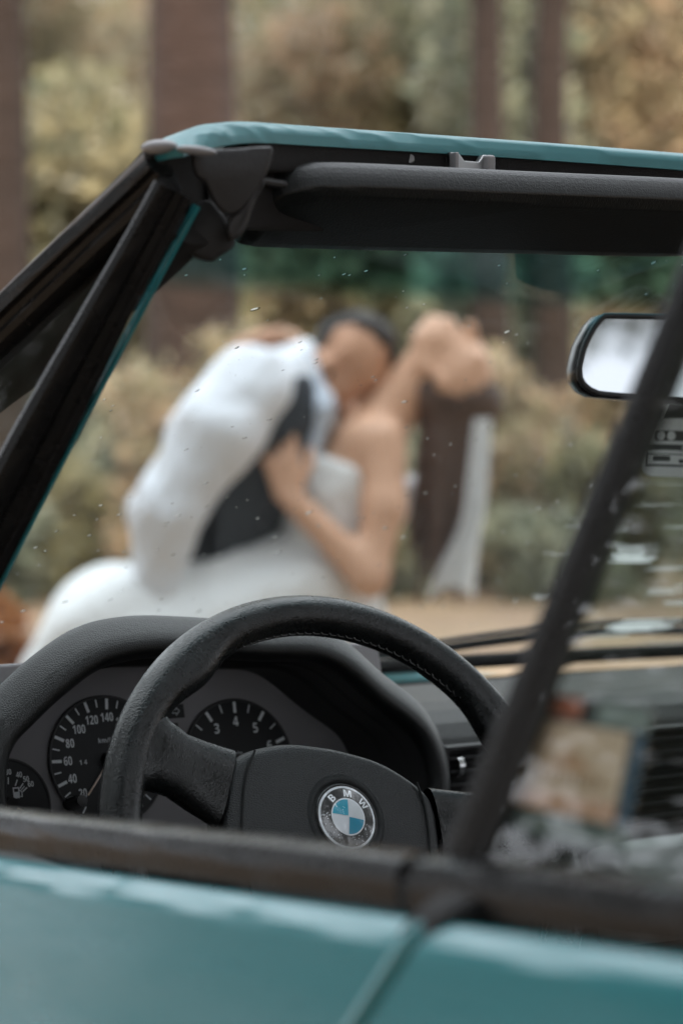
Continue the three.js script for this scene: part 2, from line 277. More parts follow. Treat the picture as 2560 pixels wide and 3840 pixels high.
// body side: section [x, drop below the belt]
const flank = [[-0.716, -0.012], [-0.7215, -0.001], [-0.727, 0.0008], [-0.732, -0.0005], [-0.7365, -0.004], [-0.7395, -0.010], [-0.742, -0.018], [-0.747, -0.034], [-0.755, -0.062], [-0.768, -0.105], [-0.782, -0.16], [-0.795, -0.24], [-0.800, -0.33], [-0.796, -0.45], [-0.775, -0.62]];
const flankAt = (v) => { const c = new THREE.SplineCurve(flank.map(([a, b]) => new THREE.Vector2(a, b))); return c.getPoint(v); };
const seamZ = (y) => 0.622 - 0.63 * (1.032 - y) + 0.9 * Math.max(0, 1.032 - y - 0.06) ** 1.4;
function sidePanel(z0, z1, edge0, edge1, nz) {
  // z0/z1 numbers, or the seam; the free edge at the seam is rolled inwards
  return sheet((u, v) => {
    const q = flankAt(v), zs = (e, z, y) => e ? seamZ(y) + e : z;
    let z = 0, y = 0; y = beltY(lerp(z0, z1, u)) + q.y; z = lerp(zs(edge0, z0, y), zs(edge1, z1, y), u); y = beltY(z) + q.y;
    return [q.x, y, z];
  }, nz, 70, { thick: 0.0009 });
}
const doorG = group('door', car);
mesh('door_skin', sidePanel(-0.92, 0.61, 0, -0.0065, 40), M.paint, doorG);
{ // rolled rear edge of the door
  const pts = []; for (let k = 0; k <= 40; k++) { const q = flankAt(0.11 + 0.87 * k / 40); let y = beltY(0.6) + q.y; const z = seamZ(y) - 0.0068; pts.push(V(q.x + 0.0022, beltY(z) + q.y, z)); }
  mesh('door_edge', sweep(pts, ellipse(0.0046, 0.0052, 14), { up: [0, 0, 1], crease: 0 }), M.paint, doorG);
}
mesh('door_inner_panel', moved(new RoundedBoxGeometry(0.04, 0.5, 1.45, 3, 0.012), -0.665, 0.72, -0.15), M.plastic, doorG);
mesh('rear_quarter_panel', sidePanel(0.62, 2.1, 0.0005, 0, 40), M.paint, car);
{ const pts = []; for (let k = 0; k <= 30; k++) { const q = flankAt(0.04 + 0.94 * k / 30); const y = beltY(0.6) + q.y, z = seamZ(y) - 0.003; pts.push(V(q.x + 0.012, beltY(z) + q.y, z)); } mesh('door_jamb', sweep(pts, rrect(0.022, 0.02, 0.002), { up: [0, 0, 1] }), M.gap, car); }
// belt mouldings: rubbery bars along the top of the door and of the rear panel
const beltProf = [[-0.013, 0.001], [-0.0125, 0.010], [-0.0118, 0.0165], [-0.0095, 0.0193], [-0.004, 0.0208], [0.004, 0.0212], [0.0115, 0.0205], [0.0155, 0.0175], [0.0168, 0.012], [0.0165, 0.004], [0.015, -0.002]].map(([a, b]) => [-a, b]);
const beltPath = (z0, z1, n, dx = 0) => Array.from({ length: n + 1 }, (_, k) => { const z = lerp(z0, z1, k / n); return V(-0.7025 + dx, beltY(z) + 0.0015, z); });
mesh('belt_moulding', sweep(beltPath(-0.9, 0.566, 40), beltProf), M.belt, car);
mesh('belt_moulding', sweep(beltPath(0.576, 2.0, 40, -0.001), beltProf.map(([a, b]) => [a * 1.05, b])), M.belt, car);
mesh('belt_end_cap', moved(new RoundedBoxGeometry(0.024, 0.014, 0.014, 3, 0.003), -0.703, beltY(0.572) + 0.006, 0.5715), M.gap, car);
// rear side window, wound up
{
  const g = group('rear_side_window', car), at = (t, z) => V(lerp(-0.7, -0.62, t), lerp(1.035, 1.295, t), z);
  const p0 = V(-0.703, 1.022, 0.578), p1 = V(-0.608, 1.345, 0.664);
  mesh('front_channel', sweep([p0, p0.clone().lerp(p1, 0.33), p0.clone().lerp(p1, 0.66), p1], [[-0.004, -0.0055], [-0.0012, -0.0062], [0.0022, -0.006], [0.0036, -0.0042], [0.003, -0.001], [0.003, 0.002], [0.0042, 0.003], [0.0042, 0.0062], [0.0026, 0.0074], [-0.0016, 0.0074], [-0.003, 0.0058], [-0.003, 0.0018], [-0.0044, 0]], { up: [0, 0, 1] }), M.rubber, g);
  mesh('inner_channel', sweep([p0.clone().add(V(0.002, 0, 0.0095)), p1.clone().add(V(0.002, 0, 0.0095))], rrect(0.005, 0.010, 0.002), { up: [0, 0, 1] }), M.rubberDull, g);
  const gl = sheet((u, v) => { const z = lerp(0.600 + 0.078 * v, 1.55, u); return [lerp(-0.7, -0.617, v) - 0.004 * Math.sin(v * 3.1), lerp(1.03, 1.34, v) + 0.02 * u, z]; }, 24, 16, { uvf: (u, v, p) => [p.z, p.y] });
  M.sideGlass = Ph({ color: rgb(0.72, 0.76, 0.73), transmission: 1, roughness: 0, thickness: 0, ior: 1.62, side: THREE.DoubleSide });
  mesh('glass', gl, M.sideGlass, g);
  // wiped-on streaks and scuffs lying on the pane
  const c = document.createElement('canvas'); c.width = 1024; c.height = 1024; const x = c.getContext('2d'); seed = 41;
  const streak = (cx, cy, L, w, bend, a) => { x.strokeStyle = `rgba(214,220,222,${a})`; x.lineCap = 'round'; for (let k = 0; k < 5; k++) { x.lineWidth = w * rr(0.15, 0.5); const o = (k - 2) * w * 0.45, s = rr(0.5, 1); x.beginPath(); x.moveTo(cx - L * s, cy + o - bend * 0.8); x.quadraticCurveTo(cx, cy + o + bend, cx + L * s, cy + o + bend * 0.3); x.stroke(); } };
  for (let k = 0; k < 90; k++) streak(rr(0, 1024), rr(0, 1024), rr(15, 60), rr(0.5, 1.2), rr(0, 8), rr(0.01, 0.03));
  const t = new THREE.CanvasTexture(c); t.colorSpace = THREE.SRGBColorSpace; t.repeat.set(1 / 0.42, 1 / 0.32); t.offset.set(-0.56 / 0.42, -1.03 / 0.32); t.wrapS = t.wrapT = THREE.RepeatWrapping;
  const film = gl.clone(); film.translate(-0.0012, 0, 0);
  mesh('streaks', film, S({ map: t, transparent: true, roughness: 0.6 }), g);
}
// windscreen
const screenAt = (u, v) => { const x = u * lerp(0.68, 0.57, v), zt = 0.02 + 0.09 * Math.abs(u) ** 3, zb = -0.42 - 0.10 * (1 - u * u); return V(x, 0.985 + 0.38 * v, lerp(zb, zt, v)); };
{
  const g = group('windscreen', car);
  const band = new THREE.DataTexture(new Uint8Array(4 * 256 * 4).map((_, k) => { const v = Math.floor(k / 16) / 255, t = smooth(0.83, 0.885, v); return [lerp(236, 118, t), lerp(240, 180, t), lerp(238, 190, t), 255][k % 4]; }), 4, 256);
  band.magFilter = THREE.LinearFilter; band.colorSpace = THREE.SRGBColorSpace; band.needsUpdate = true;
  mesh('glass', sheet((u, v) => screenAt(2 * u - 1, v), 40, 24), Ph({ color: rgb(1, 1, 1), map: band, transmission: 1, roughness: 0, thickness: 0, ior: 1.5, side: THREE.DoubleSide }), g);
  // dried drops, insects and dust, each with a painted highlight and dark edge
  const c = document.createElement('canvas'); c.width = c.height = 2048; const x = c.getContext('2d'); seed = 19;
  const K = 2048 / 1.25, Ky = 2048 / 0.66;                   // texels per metre across and up the glass
  const spot = (px, py, L, W, a, al, d) => { x.save(); x.translate(px, py); x.scale(K / 1000, Ky / 1000); x.rotate(a); x.fillStyle = `rgba(34,36,33,${al * d})`; x.beginPath(); x.ellipse(L * 0.1, W * 0.25, L, W, 0, 0, 7); x.fill(); x.fillStyle = `rgba(238,238,230,${al})`; x.beginPath(); x.ellipse(-L * 0.12, -W * 0.2, L * 0.72, W * 0.6, 0, 0, 7); x.fill(); x.restore(); };
  for (let k = 0; k < 3200; k++) { const r = rr(0.25, 0.5); spot(rr(0, 2048), rr(0, 2048), r * rr(1, 1.6), r, rr(-1.2, 0.2), rr(0.15, 0.5), 0.4); }
  for (let k = 0; k < 420; k++) { const r = rr(0.7, 1.25); spot(rr(0, 2048), rr(0, 2048), r * rr(1.2, 2.2), r, -0.6 + rr(-0.4, 0.4), rr(0.5, 0.9), rr(0.4, 1)); }
  for (let k = 0; k < 90; k++) { const r = rr(1.2, 1.9); spot(rr(0, 2048), rr(0, 2048), r * rr(1.3, 2.4), r, -0.7 + rr(-0.4, 0.4), rr(0.6, 0.9), rr(0.5, 1)); }
  x.lineCap = 'round'; for (let k = 0; k < 40; k++) { x.strokeStyle = `rgba(200,200,190,${rr(0.05, 0.16)})`; x.lineWidth = rr(0.6, 1.3); const px = rr(0, 2048), py = rr(0, 2048); x.beginPath(); x.moveTo(px, py); x.lineTo(px + rr(20, 120), py - rr(20, 150)); x.stroke(); }
  // bright window reflections painted as pale strokes on the passenger's half
  const glintStreak = (u, v, L, w, bend, a) => { x.lineCap = 'round'; for (let k = 0; k < 6; k++) { x.strokeStyle = `rgba(245,248,248,${Math.min(1, a * 1.25) * rr(0.6, 1)})`; x.lineWidth = w * rr(0.2, 0.6); const o = (k - 2.5) * w * 0.5, q = rr(0.45, 1), cx = u * 2048 + rr(-0.2, 0.2) * L, cy = (1 - v) * 2048 + o; x.beginPath(); x.moveTo(cx - L * q, cy - bend * q); x.quadraticCurveTo(cx - L * 0.2, cy + bend * 0.7, cx + L * q, cy + bend * 0.4); x.stroke(); } };
  for (const m of [[0.654, 0.293, 46, 16, 14, 0.75], [0.646, 0.315, 50, 6, 20, 0.6], [0.605, 0.364, 60, 6, 22, 0.32], [0.60, 0.385, 55, 5, 18, 0.26], [0.636, 0.42, 50, 4, 4, 0.3], [0.718, 0.09, 44, 22, 3, 0.75], [0.735, 0.10, 60, 8, 2, 0.5], [0.705, 0.064, 36, 10, 2, 0.35], [0.716, 0.186, 34, 14, 5, 0.4], [0.74, 0.2, 50, 6, 3, 0.34], [0.611, 0.182, 18, 9, 10, 0.3], [0.767, 0.03, 60, 9, 4, 0.3], [0.65, 0.47, 70, 3, 3, 0.22], [0.62, 0.33, 40, 4, 14, 0.24], [0.662, 0.28, 50, 12, 10, 0.8], [0.726, 0.082, 60, 16, 3, 0.8], [0.69, 0.36, 60, 5, 4, 0.4], [0.70, 0.25, 40, 6, 3, 0.4], [0.745, 0.15, 50, 8, 2, 0.5], [0.59, 0.30, 40, 4, 16, 0.3]]) glintStreak(...m);
  const t = new THREE.CanvasTexture(c); t.colorSpace = THREE.SRGBColorSpace;
  mesh('dirt_and_painted_glints', sheet((u, v) => screenAt(2 * u - 1, v).add(V(0, 0.001, 0.0015)), 40, 24), Ph({ map: t, transparent: true, roughness: 1, transmission: 0.6, thickness: 0, side: THREE.DoubleSide }), g);  // map holds real dirt plus the painted reflections
}
// windscreen frame: painted header rail with its seal, latch plate and corner trim
const railZ = (x) => 0.04 + 0.093 * (Math.abs(x) / 0.56) ** 4, railY = (x) => 1.4125 - 0.012 * (Math.abs(x) / 0.5) ** 3;
const railPath = (x0, x1, n, dy, dz) => Array.from({ length: n + 1 }, (_, k) => { const x = lerp(x0, x1, k / n); return V(x, railY(x) + dy, railZ(x) + dz); });
{
  const g = group('windscreen_header', car);
  const path = Array.from({ length: 121 }, (_, k) => { const x = 0.564 * Math.sin((k / 120 - 0.5) * Math.PI), a = Math.abs(x); return V(x, railY(x) - 0.006 - 0.015 * clamp((a - 0.47) / 0.094) ** 2.4, railZ(x)); });
  const prof = [[0.003, -0.0055], [0.0035, 0.000], [0.002, 0.004], [-0.002, 0.0068], [-0.008, 0.0082], [-0.02, 0.008], [-0.04, 0.003], [-0.055, -0.006], [-0.05, -0.012], [-0.02, -0.0075]].map(([a, b]) => [a, b]);
  mesh('painted_rail', sweep(path, prof, { crease: 1.1, size: (t) => lerp(0.3, 1, smooth(0, 0.16, Math.min(t, 1 - t))) }), M.railPaint, g);
  mesh('felt_strip', sweep(railPath(-0.5, 0.5, 50, -0.0185, -0.008), rrect(0.018, 0.02, 0.004)), M.felt, g);
  mesh('header_lining', sweep(railPath(-0.53, 0.53, 40, -0.042, -0.016), rrect(0.012, 0.044, 0.004)), M.felt, g);
  // latch receiver: bent steel strip with two upright tabs
  const lx = -0.294, ly = railY(lx) - 0.0195, lz = railZ(lx) + 0.003;
  mesh('latch_plate', moved(slab([[-0.016, -0.007], [-0.016, 0.0085], [-0.009, 0.0085], [-0.004, 0.0035], [0.008, 0.0035], [0.012, 0.0085], [0.018, 0.0085], [0.018, -0.007]], 0.004, 0.0012, false), lx, ly, lz), M.steel, g);
  mesh('latch_tab', moved(new RoundedBoxGeometry(0.007, 0.014, 0.01, 2, 0.002), lx + 0.0145, ly + 0.001, lz + 0.006), M.greyCap, g);
  mesh('latch_tab', moved(new RoundedBoxGeometry(0.003, 0.014, 0.01, 2, 0.001), lx - 0.0145, ly + 0.001, lz + 0.006), M.greyCap, g);
  mesh('screw_head', moved(new THREE.CylinderGeometry(0.003, 0.0034, 0.003, 14), lx - 0.048, ly + 0.002, lz + 0.003, Math.PI / 2 - 0.2, 0, 0.5), M.steel, g);
  // soft corner trim over the pillar joint
  const put = (m, dz) => { m.position.set(-0.53 + 0.4 * dz * -1, 1.36, 0.135 + 0.917 * dz); m.rotation.y = -Math.atan2(0.4, 0.917); return m; }, mm = (a) => a.map(([x, y]) => [x / 1000, y / 1000]);
  put(mesh('corner_trim', slab(mm([[-23.4, 16.2], [-15.7, 18.1], [4, 19.6], [23.3, 21], [23.8, 15.1], [21.2, 6.1], [14.1, -5.6], [7.6, -14.7], [-0.2, -19.2], [-6.7, -16.2], [-11.8, -8.6], [-15.7, -0.5], [-21.4, 4]]), 0.005, 0.0022), M.vinyl, g), -0.004);
  put(mesh('trim_fold', slab(mm([[-0.2, -21.2], [8, -12], [15.4, -3], [19.3, 3.5], [18, -3], [13, -15], [8.9, -26.2], [4.5, -32.7], [-0.2, -33.5], [-2.3, -26.4]]), 0.005, 0.003), M.vinyl, g), -0.007);
  put(mesh('hinge_bracket', slab(mm([[-23.5, -13.9], [-11.8, -9.9], [-1.5, -21.3], [3.7, -35.3], [-5.4, -43.1], [-10.6, -46.2], [-20.9, -43.3], [-27.4, -37]]), 0.006, 0.003), M.rubberDull, g), -0.018);
  mesh('corner_block', moved(new RoundedBoxGeometry(0.06, 0.046, 0.012, 3, 0.005), -0.547, 1.359, 0.103, 0, 0.4, 0), M.gap, g);
  const cap = new THREE.SphereGeometry(1, 20, 14); cap.scale(0.0065, 0.0045, 0.012); mesh('corner_cap', moved(cap, -0.571, 1.379, 0.122, 0, 0.5, 0), M.greyCap, g);
  const cap2 = new THREE.SphereGeometry(1, 20, 14); cap2.scale(0.012, 0.0028, 0.004); mesh('corner_cap', moved(cap2, -0.558, 1.376, 0.142, 0, -0.5, -0.1), M.greyCap, g);
}
// windscreen pillar with its ribbed weather seals, on both sides
for (const s of [-1, 1]) {
  const g = group('windscreen_pillar', car), line = (p, q) => [0, 0.25, 0.5, 0.75, 1].map((t) => { const r = V(...p).lerp(V(...q), t); r.x *= -s; r.y += 0.006 * Math.sin(t * Math.PI); return r; });
  const a = [-0.572, 1.372, 0.118], b = [-0.735, 1.02, -0.385];
  const rib = [[-0.012, -0.02], [-0.012, 0.004], [-0.009, 0.0085], [-0.003, 0.0095], [0.0005, 0.0065], [0.001, 0.002], [0.0045, 0.0005], [0.0078, 0.000], [0.0092, -0.0035], [0.0085, -0.0075], [0.0045, -0.0095], [0.003, -0.0125], [0.006, -0.0145], [0.0075, -0.018], [0.006, -0.022], [0.001, -0.0245], [-0.006, -0.0245]].map(([x, y]) => [x * s, y]);
  mesh('weather_seal', sweep(line(a, b), rib, { n: 24 }), M.rubber, g);
  mesh('pillar_trim', sweep(line([-0.5735, 1.3755, 0.112], [-0.731, 1.028, -0.388]), rrect(0.003, 0.004, 0.0012), { n: 24 }), M.greyCap, g);
  mesh('pillar_lining', sweep(line([-0.552, 1.352, 0.108], [-0.68, 1.00, -0.42]), rrect(0.024, 0.05, 0.008), { n: 20, size: (t) => lerp(1.35, 0.5, smooth(0.05, 0.5, t)) }), M.felt, g);
  const dv = group('front_quarter_light', car);
  const p = [-0.571, 1.352, 0.140], q = [-0.706, 0.985, -0.006];
  const rib2 = [[-0.016, -0.006], [-0.017, 0.001], [-0.0145, 0.0055], [-0.009, 0.0068], [-0.0035, 0.005], [-0.0015, 0.0008], [0.001, -0.001], [0.0065, -0.0005], [0.0085, 0.002], [0.0125, 0.002], [0.014, -0.0015], [0.014, -0.008]].map(([x, y]) => [x * s, y]);
  mesh('divider_bar', sweep(line(p, q), rib2, { n: 24, up: [-0.1 * s, 0, 1].map((k, i) => i ? k : -k), size: (t) => lerp(0.8, 1.18, smooth(0, 0.5, t)) }), M.rubber, dv);
  mesh('painted_edge', sweep(line([-0.553, 1.345, 0.134], [-0.688, 0.985, -0.004]), rrect(0.0028, 0.007, 0.001), { n: 24, up: [0, 0, 1] }), M.paint, dv);
  const cnr = [[-0.57, 1.345, 0.125], [-0.716, 1.04, -0.33], [-0.704, 0.99, -0.01]].map(([x, y, z]) => V(-s * x, y, z));
  mesh('pane', sheet((u, v) => cnr[0].clone().lerp(cnr[1].clone().lerp(cnr[2], u), v), 6, 6), M.glass, dv);
}
// sun visor
{
  const g = group('sun_visor', car), T = V(-0.468, 1.377, 0.088), dwn = V(0.014, -0.042, -0.07), L = 0.40;
  const ext = (u) => Math.min(1, Math.sqrt(clamp(u / 0.05)) * 0.0 + 1);
  const outline = [[0.020, 0.005], [0.055, 0.0005], [0.2, 0], [0.36, -0.0005], [0.385, 0.004], [0.392, 0.02], [0.392, 0.06], [0.38, 0.073], [0.2, 0.0745], [0.03, 0.0745], [0.006, 0.072], [0, 0.064], [0.001, 0.032], [0.007, 0.014]];
  const geo = slab(outline.map(([a, b]) => [a, -b]), 0.002, 0.0125);
  const ux = V(1, 0.022, -0.02).normalize(), uy = dwn.clone().negate().normalize(), uz = ux.clone().cross(uy).normalize(); uy.crossVectors(uz, ux);
  geo.applyMatrix4(new THREE.Matrix4().makeBasis(ux, uy, uz).setPosition(T));
  mesh('visor_pad', geo, M.visor, g);
  mesh('hinge_rod', sweep([V(-0.505, 1.370, 0.088), V(-0.44, 1.366, 0.075)], ellipse(0.003, 0.003, 10)), M.plastic, g);
  const r = new THREE.Mesh(geo.clone()); r.geometry.translate(0.535, 0.0, 0.0);
  const g2 = group('sun_visor', car); mesh('visor_pad', r.geometry, M.visor, g2);
}
// interior mirror on its stalk
{
  const g = group('interior_mirror', car), o = V(-0.011, 1.2665, -0.006), ry = -0.30, rx = -0.045;
  const shape = [[-0.117, -0.012], [-0.113, 0.006], [-0.104, 0.0235], [-0.098, 0.029], [-0.088, 0.0315], [0, 0.033], [0.088, 0.0315], [0.1, 0.028], [0.117, -0.008], [0.117, -0.02], [0.108, -0.03], [0.06, -0.0335], [0, -0.0345], [-0.09, -0.0325], [-0.108, -0.029], [-0.116, -0.021]];
  const place = (m) => { m.position.copy(o); m.rotation.set(rx, ry, -0.035, 'YXZ'); return m; };
  place(mesh('mirror_housing', moved(slab(shape, 0.012, 0.004), 0, 0, -0.017), M.blackGloss, g));
  const rim = new THREE.SplineCurve([...shape, shape[0]].map(([x, y]) => new THREE.Vector2(x * 0.972, y * 0.93))).getSpacedPoints(80).map((p) => V(p.x, p.y, 0.0));
  place(mesh('mirror_rim', sweep(rim, ellipse(0.0024, 0.0024, 10), { up: [0, 0, 1], crease: 0, caps: false }), M.plastic, g));
  place(mesh('mirror_glass', moved(slab(shape.map(([x, y]) => [x * 0.955, y * 0.90]), 0.001, 0), 0, 0, -0.0005), M.mirror, g));
  mesh('mirror_stalk', sweep([V(0.005, 1.275, -0.02), V(0.012, 1.305, -0.03), V(0.02, 1.345, -0.015), V(0.03, 1.375, 0.015)], ellipse(0.008, 0.008, 12), { n: 12, crease: 0, up: [0, 0, 1] }), M.blackGloss, g);
  mesh('stalk_base', moved(slab([[-0.10, 0.03], [0.12, 0.03], [0.10, 0.008], [0.06, -0.012], [0.05, -0.024], [-0.02, -0.024], [-0.035, -0.01], [-0.06, 0.004]], 0.03, 0.004), 0.01, 1.35, -0.012), M.plastic, g);
}
// instrument hood, dashboard
const rollPts = [[-0.566, 0.93, -0.114], [-0.563, 0.985, -0.122], [-0.553, 1.006, -0.126], [-0.533, 1.023, -0.129], [-0.504, 1.0435, -0.132], [-0.473, 1.059, -0.135], [-0.438, 1.0645, -0.136], [-0.394, 1.063, -0.136], [-0.335, 1.057, -0.135], [-0.286, 1.0525, -0.134], [-0.262, 1.042, -0.132], [-0.231, 1.0165, -0.128], [-0.197, 0.990, -0.124], [-0.185, 0.9695, -0.121], [-0.181, 0.9465, -0.117], [-0.184, 0.923, -0.114], [-0.19, 0.87, -0.107]];
function hoodLoft(section, n = 90, scaleL = null, drop = () => 1) {
  const P = resample(rollPts, n), c = V(-0.37, 0.95, -0.12), pos = [], uv = [], idx = [], m = section.length; let s = 0;
  P.forEach((p, i) => {
    const T = P[Math.min(i + 1, n)].clone().sub(P[Math.max(0, i - 1)]).normalize(), F = V(0, 0, -1), O = T.clone().cross(F).normalize(); if (O.dot(p.clone().sub(c)) < 0) O.negate();
    const w = scaleL ? scaleL(i / n) : 1; if (i) s += p.distanceTo(P[i - 1]); let q = 0;
    section.forEach(([o, f, dy], j) => { if (j) q += Math.hypot(o - section[j - 1][0], f - section[j - 1][1]); const v = p.clone().addScaledVector(O, o * w).addScaledVector(F, f); v.y += (dy ?? 0) * drop(i / n); pos.push(v.x, v.y, v.z); uv.push(s, q); });
  });
  for (let i = 0; i < n; i++) for (let j = 0; j + 1 < m; j++) { const a = i * m + j, b = a + m; idx.push(a, a + 1, b, a + 1, b + 1, b); }
  return finish(pos, uv, idx, 0);
}
const dash = group('dashboard', car);
{
  const sec = [[-0.0145, 0.03], [-0.0142, 0.014], [-0.0125, 0.006], [-0.009, 0.0015], [-0.0045, 0.0004], [0.0, 0.0028], [0.0045, 0.0075], [0.0085, 0.0125], [0.0118, 0.0172], [0.0134, 0.0198], [0.0142, 0.022]];
  const wide = (t) => lerp(1.15, 1, smooth(0.2, 0.55, t));
  mesh('instrument_hood', hoodLoft(sec, 110, wide), M.leather, dash);
  mesh('hood_top', hoodLoft([[0.0139, 0.0222], [0.0134, 0.0235], [0.0141, 0.025], [0.0135, 0.05, -0.005], [0.0125, 0.10, -0.014], [0.010, 0.17, -0.034], [0.004, 0.25, -0.062], [0, 0.30, -0.085]], 110, wide, (t) => lerp(3.4, 1, smooth(0.22, 0.5, t))), M.dashTop, dash);
  mesh('instrument_shroud', hoodLoft([[-0.014, 0.012], [-0.0155, 0.03], [-0.0175, 0.031], [-0.019, 0.055], [-0.0225, 0.056], [-0.028, 0.108]], 90, wide), M.shroud, dash);
  // main pad across the passenger side, its edge rounded
  const prof = [[-0.52, 0.968], [-0.40, 0.984], [-0.27, 0.986], [-0.235, 0.983], [-0.215, 0.975], [-0.205, 0.964], [-0.200, 0.95], [-0.196, 0.88], [-0.20, 0.84], [-0.25, 0.75], [-0.5, 0.72]];
  const pts = (x) => prof.map(([z, y]) => V(x, y, z));
  mesh('dash_pad', sheet((u, v) => { const k = v * (prof.length - 1), i = Math.min(prof.length - 2, Math.floor(k)), t = k - i; return [lerp(-0.166, 0.67, u), lerp(prof[i][1], prof[i + 1][1], t), lerp(prof[i][0], prof[i + 1][0], t)]; }, 20, 60, { uvf: (u, v, p) => [p.x, v * 0.9] }), M.dashTop, dash);
  mesh('dash_shelf', sheet((u, v) => [lerp(-0.68, -0.16, u), 0.975 - 0.012 * v, lerp(-0.52, -0.25, v)], 10, 6, { thick: 0.006 }), M.dashTop, dash);
  mesh('knee_panel', moved(new RoundedBoxGeometry(0.50, 0.24, 0.05, 3, 0.015), -0.40, 0.80, -0.135), M.plastic, dash);
  mesh('end_panel', moved(new RoundedBoxGeometry(0.07, 0.3, 0.4, 3, 0.02), -0.63, 0.83, -0.31), M.plastic, dash);
  mesh('column_cowl', sweep([V(-0.351, 0.862, -0.04), V(-0.351, 0.83, -0.12), V(-0.351, 0.79, -0.22)], rrect(0.1, 0.085, 0.025), { up: [0, 1, 0.3] }), M.plastic, dash);
  mesh('centre_panel', moved(new RoundedBoxGeometry(0.2, 0.085, 0.05, 3, 0.012), 0.115, 0.828, -0.165, -0.25, 0, 0), M.greyPanel, dash);
  mesh('console', moved(new RoundedBoxGeometry(0.2, 0.36, 0.9, 4, 0.04), 0.01, 0.56, 0.2), M.plastic, dash);
  for (const [x0, x1] of [[-0.135, 0.0], [0.045, 0.18]]) {
    const v = group('air_vent', dash), w = x1 - x0, xc = (x0 + x1) / 2;
    mesh('vent_recess', moved(new RoundedBoxGeometry(w, 0.082, 0.01, 2, 0.003), xc, 0.918, -0.196), M.gap, v);
    for (let k = 0; k < 7; k++) mesh('slat', moved(new RoundedBoxGeometry(w - 0.006, 0.0025, 0.012, 2, 0.001), xc, 0.887 + k * 0.0108, -0.189, 0.25, 0, 0), M.plastic, v);
    mesh('vent_frame', sweep([[x0, 0.877], [x1, 0.877], [x1, 0.959], [x0, 0.959], [x0, 0.877]].flatMap(([x, y], k, A) => k < 4 ? [0, 0.03, 0.5, 0.97].map((t) => V(lerp(x, A[k + 1][0], t), lerp(y, A[k + 1][1], t), -0.188)) : [V(x, y, -0.188)]), rrect(0.004, 0.01, 0.0015), { up: [0, 0, 1], caps: false }), M.plastic, v);
    mesh('vent_wheel', moved(new THREE.CylinderGeometry(0.009, 0.009, 0.005, 24), x0 + 0.012, 0.944, -0.188, 0, 0, Math.PI / 2), M.chrome, v);
  }
}
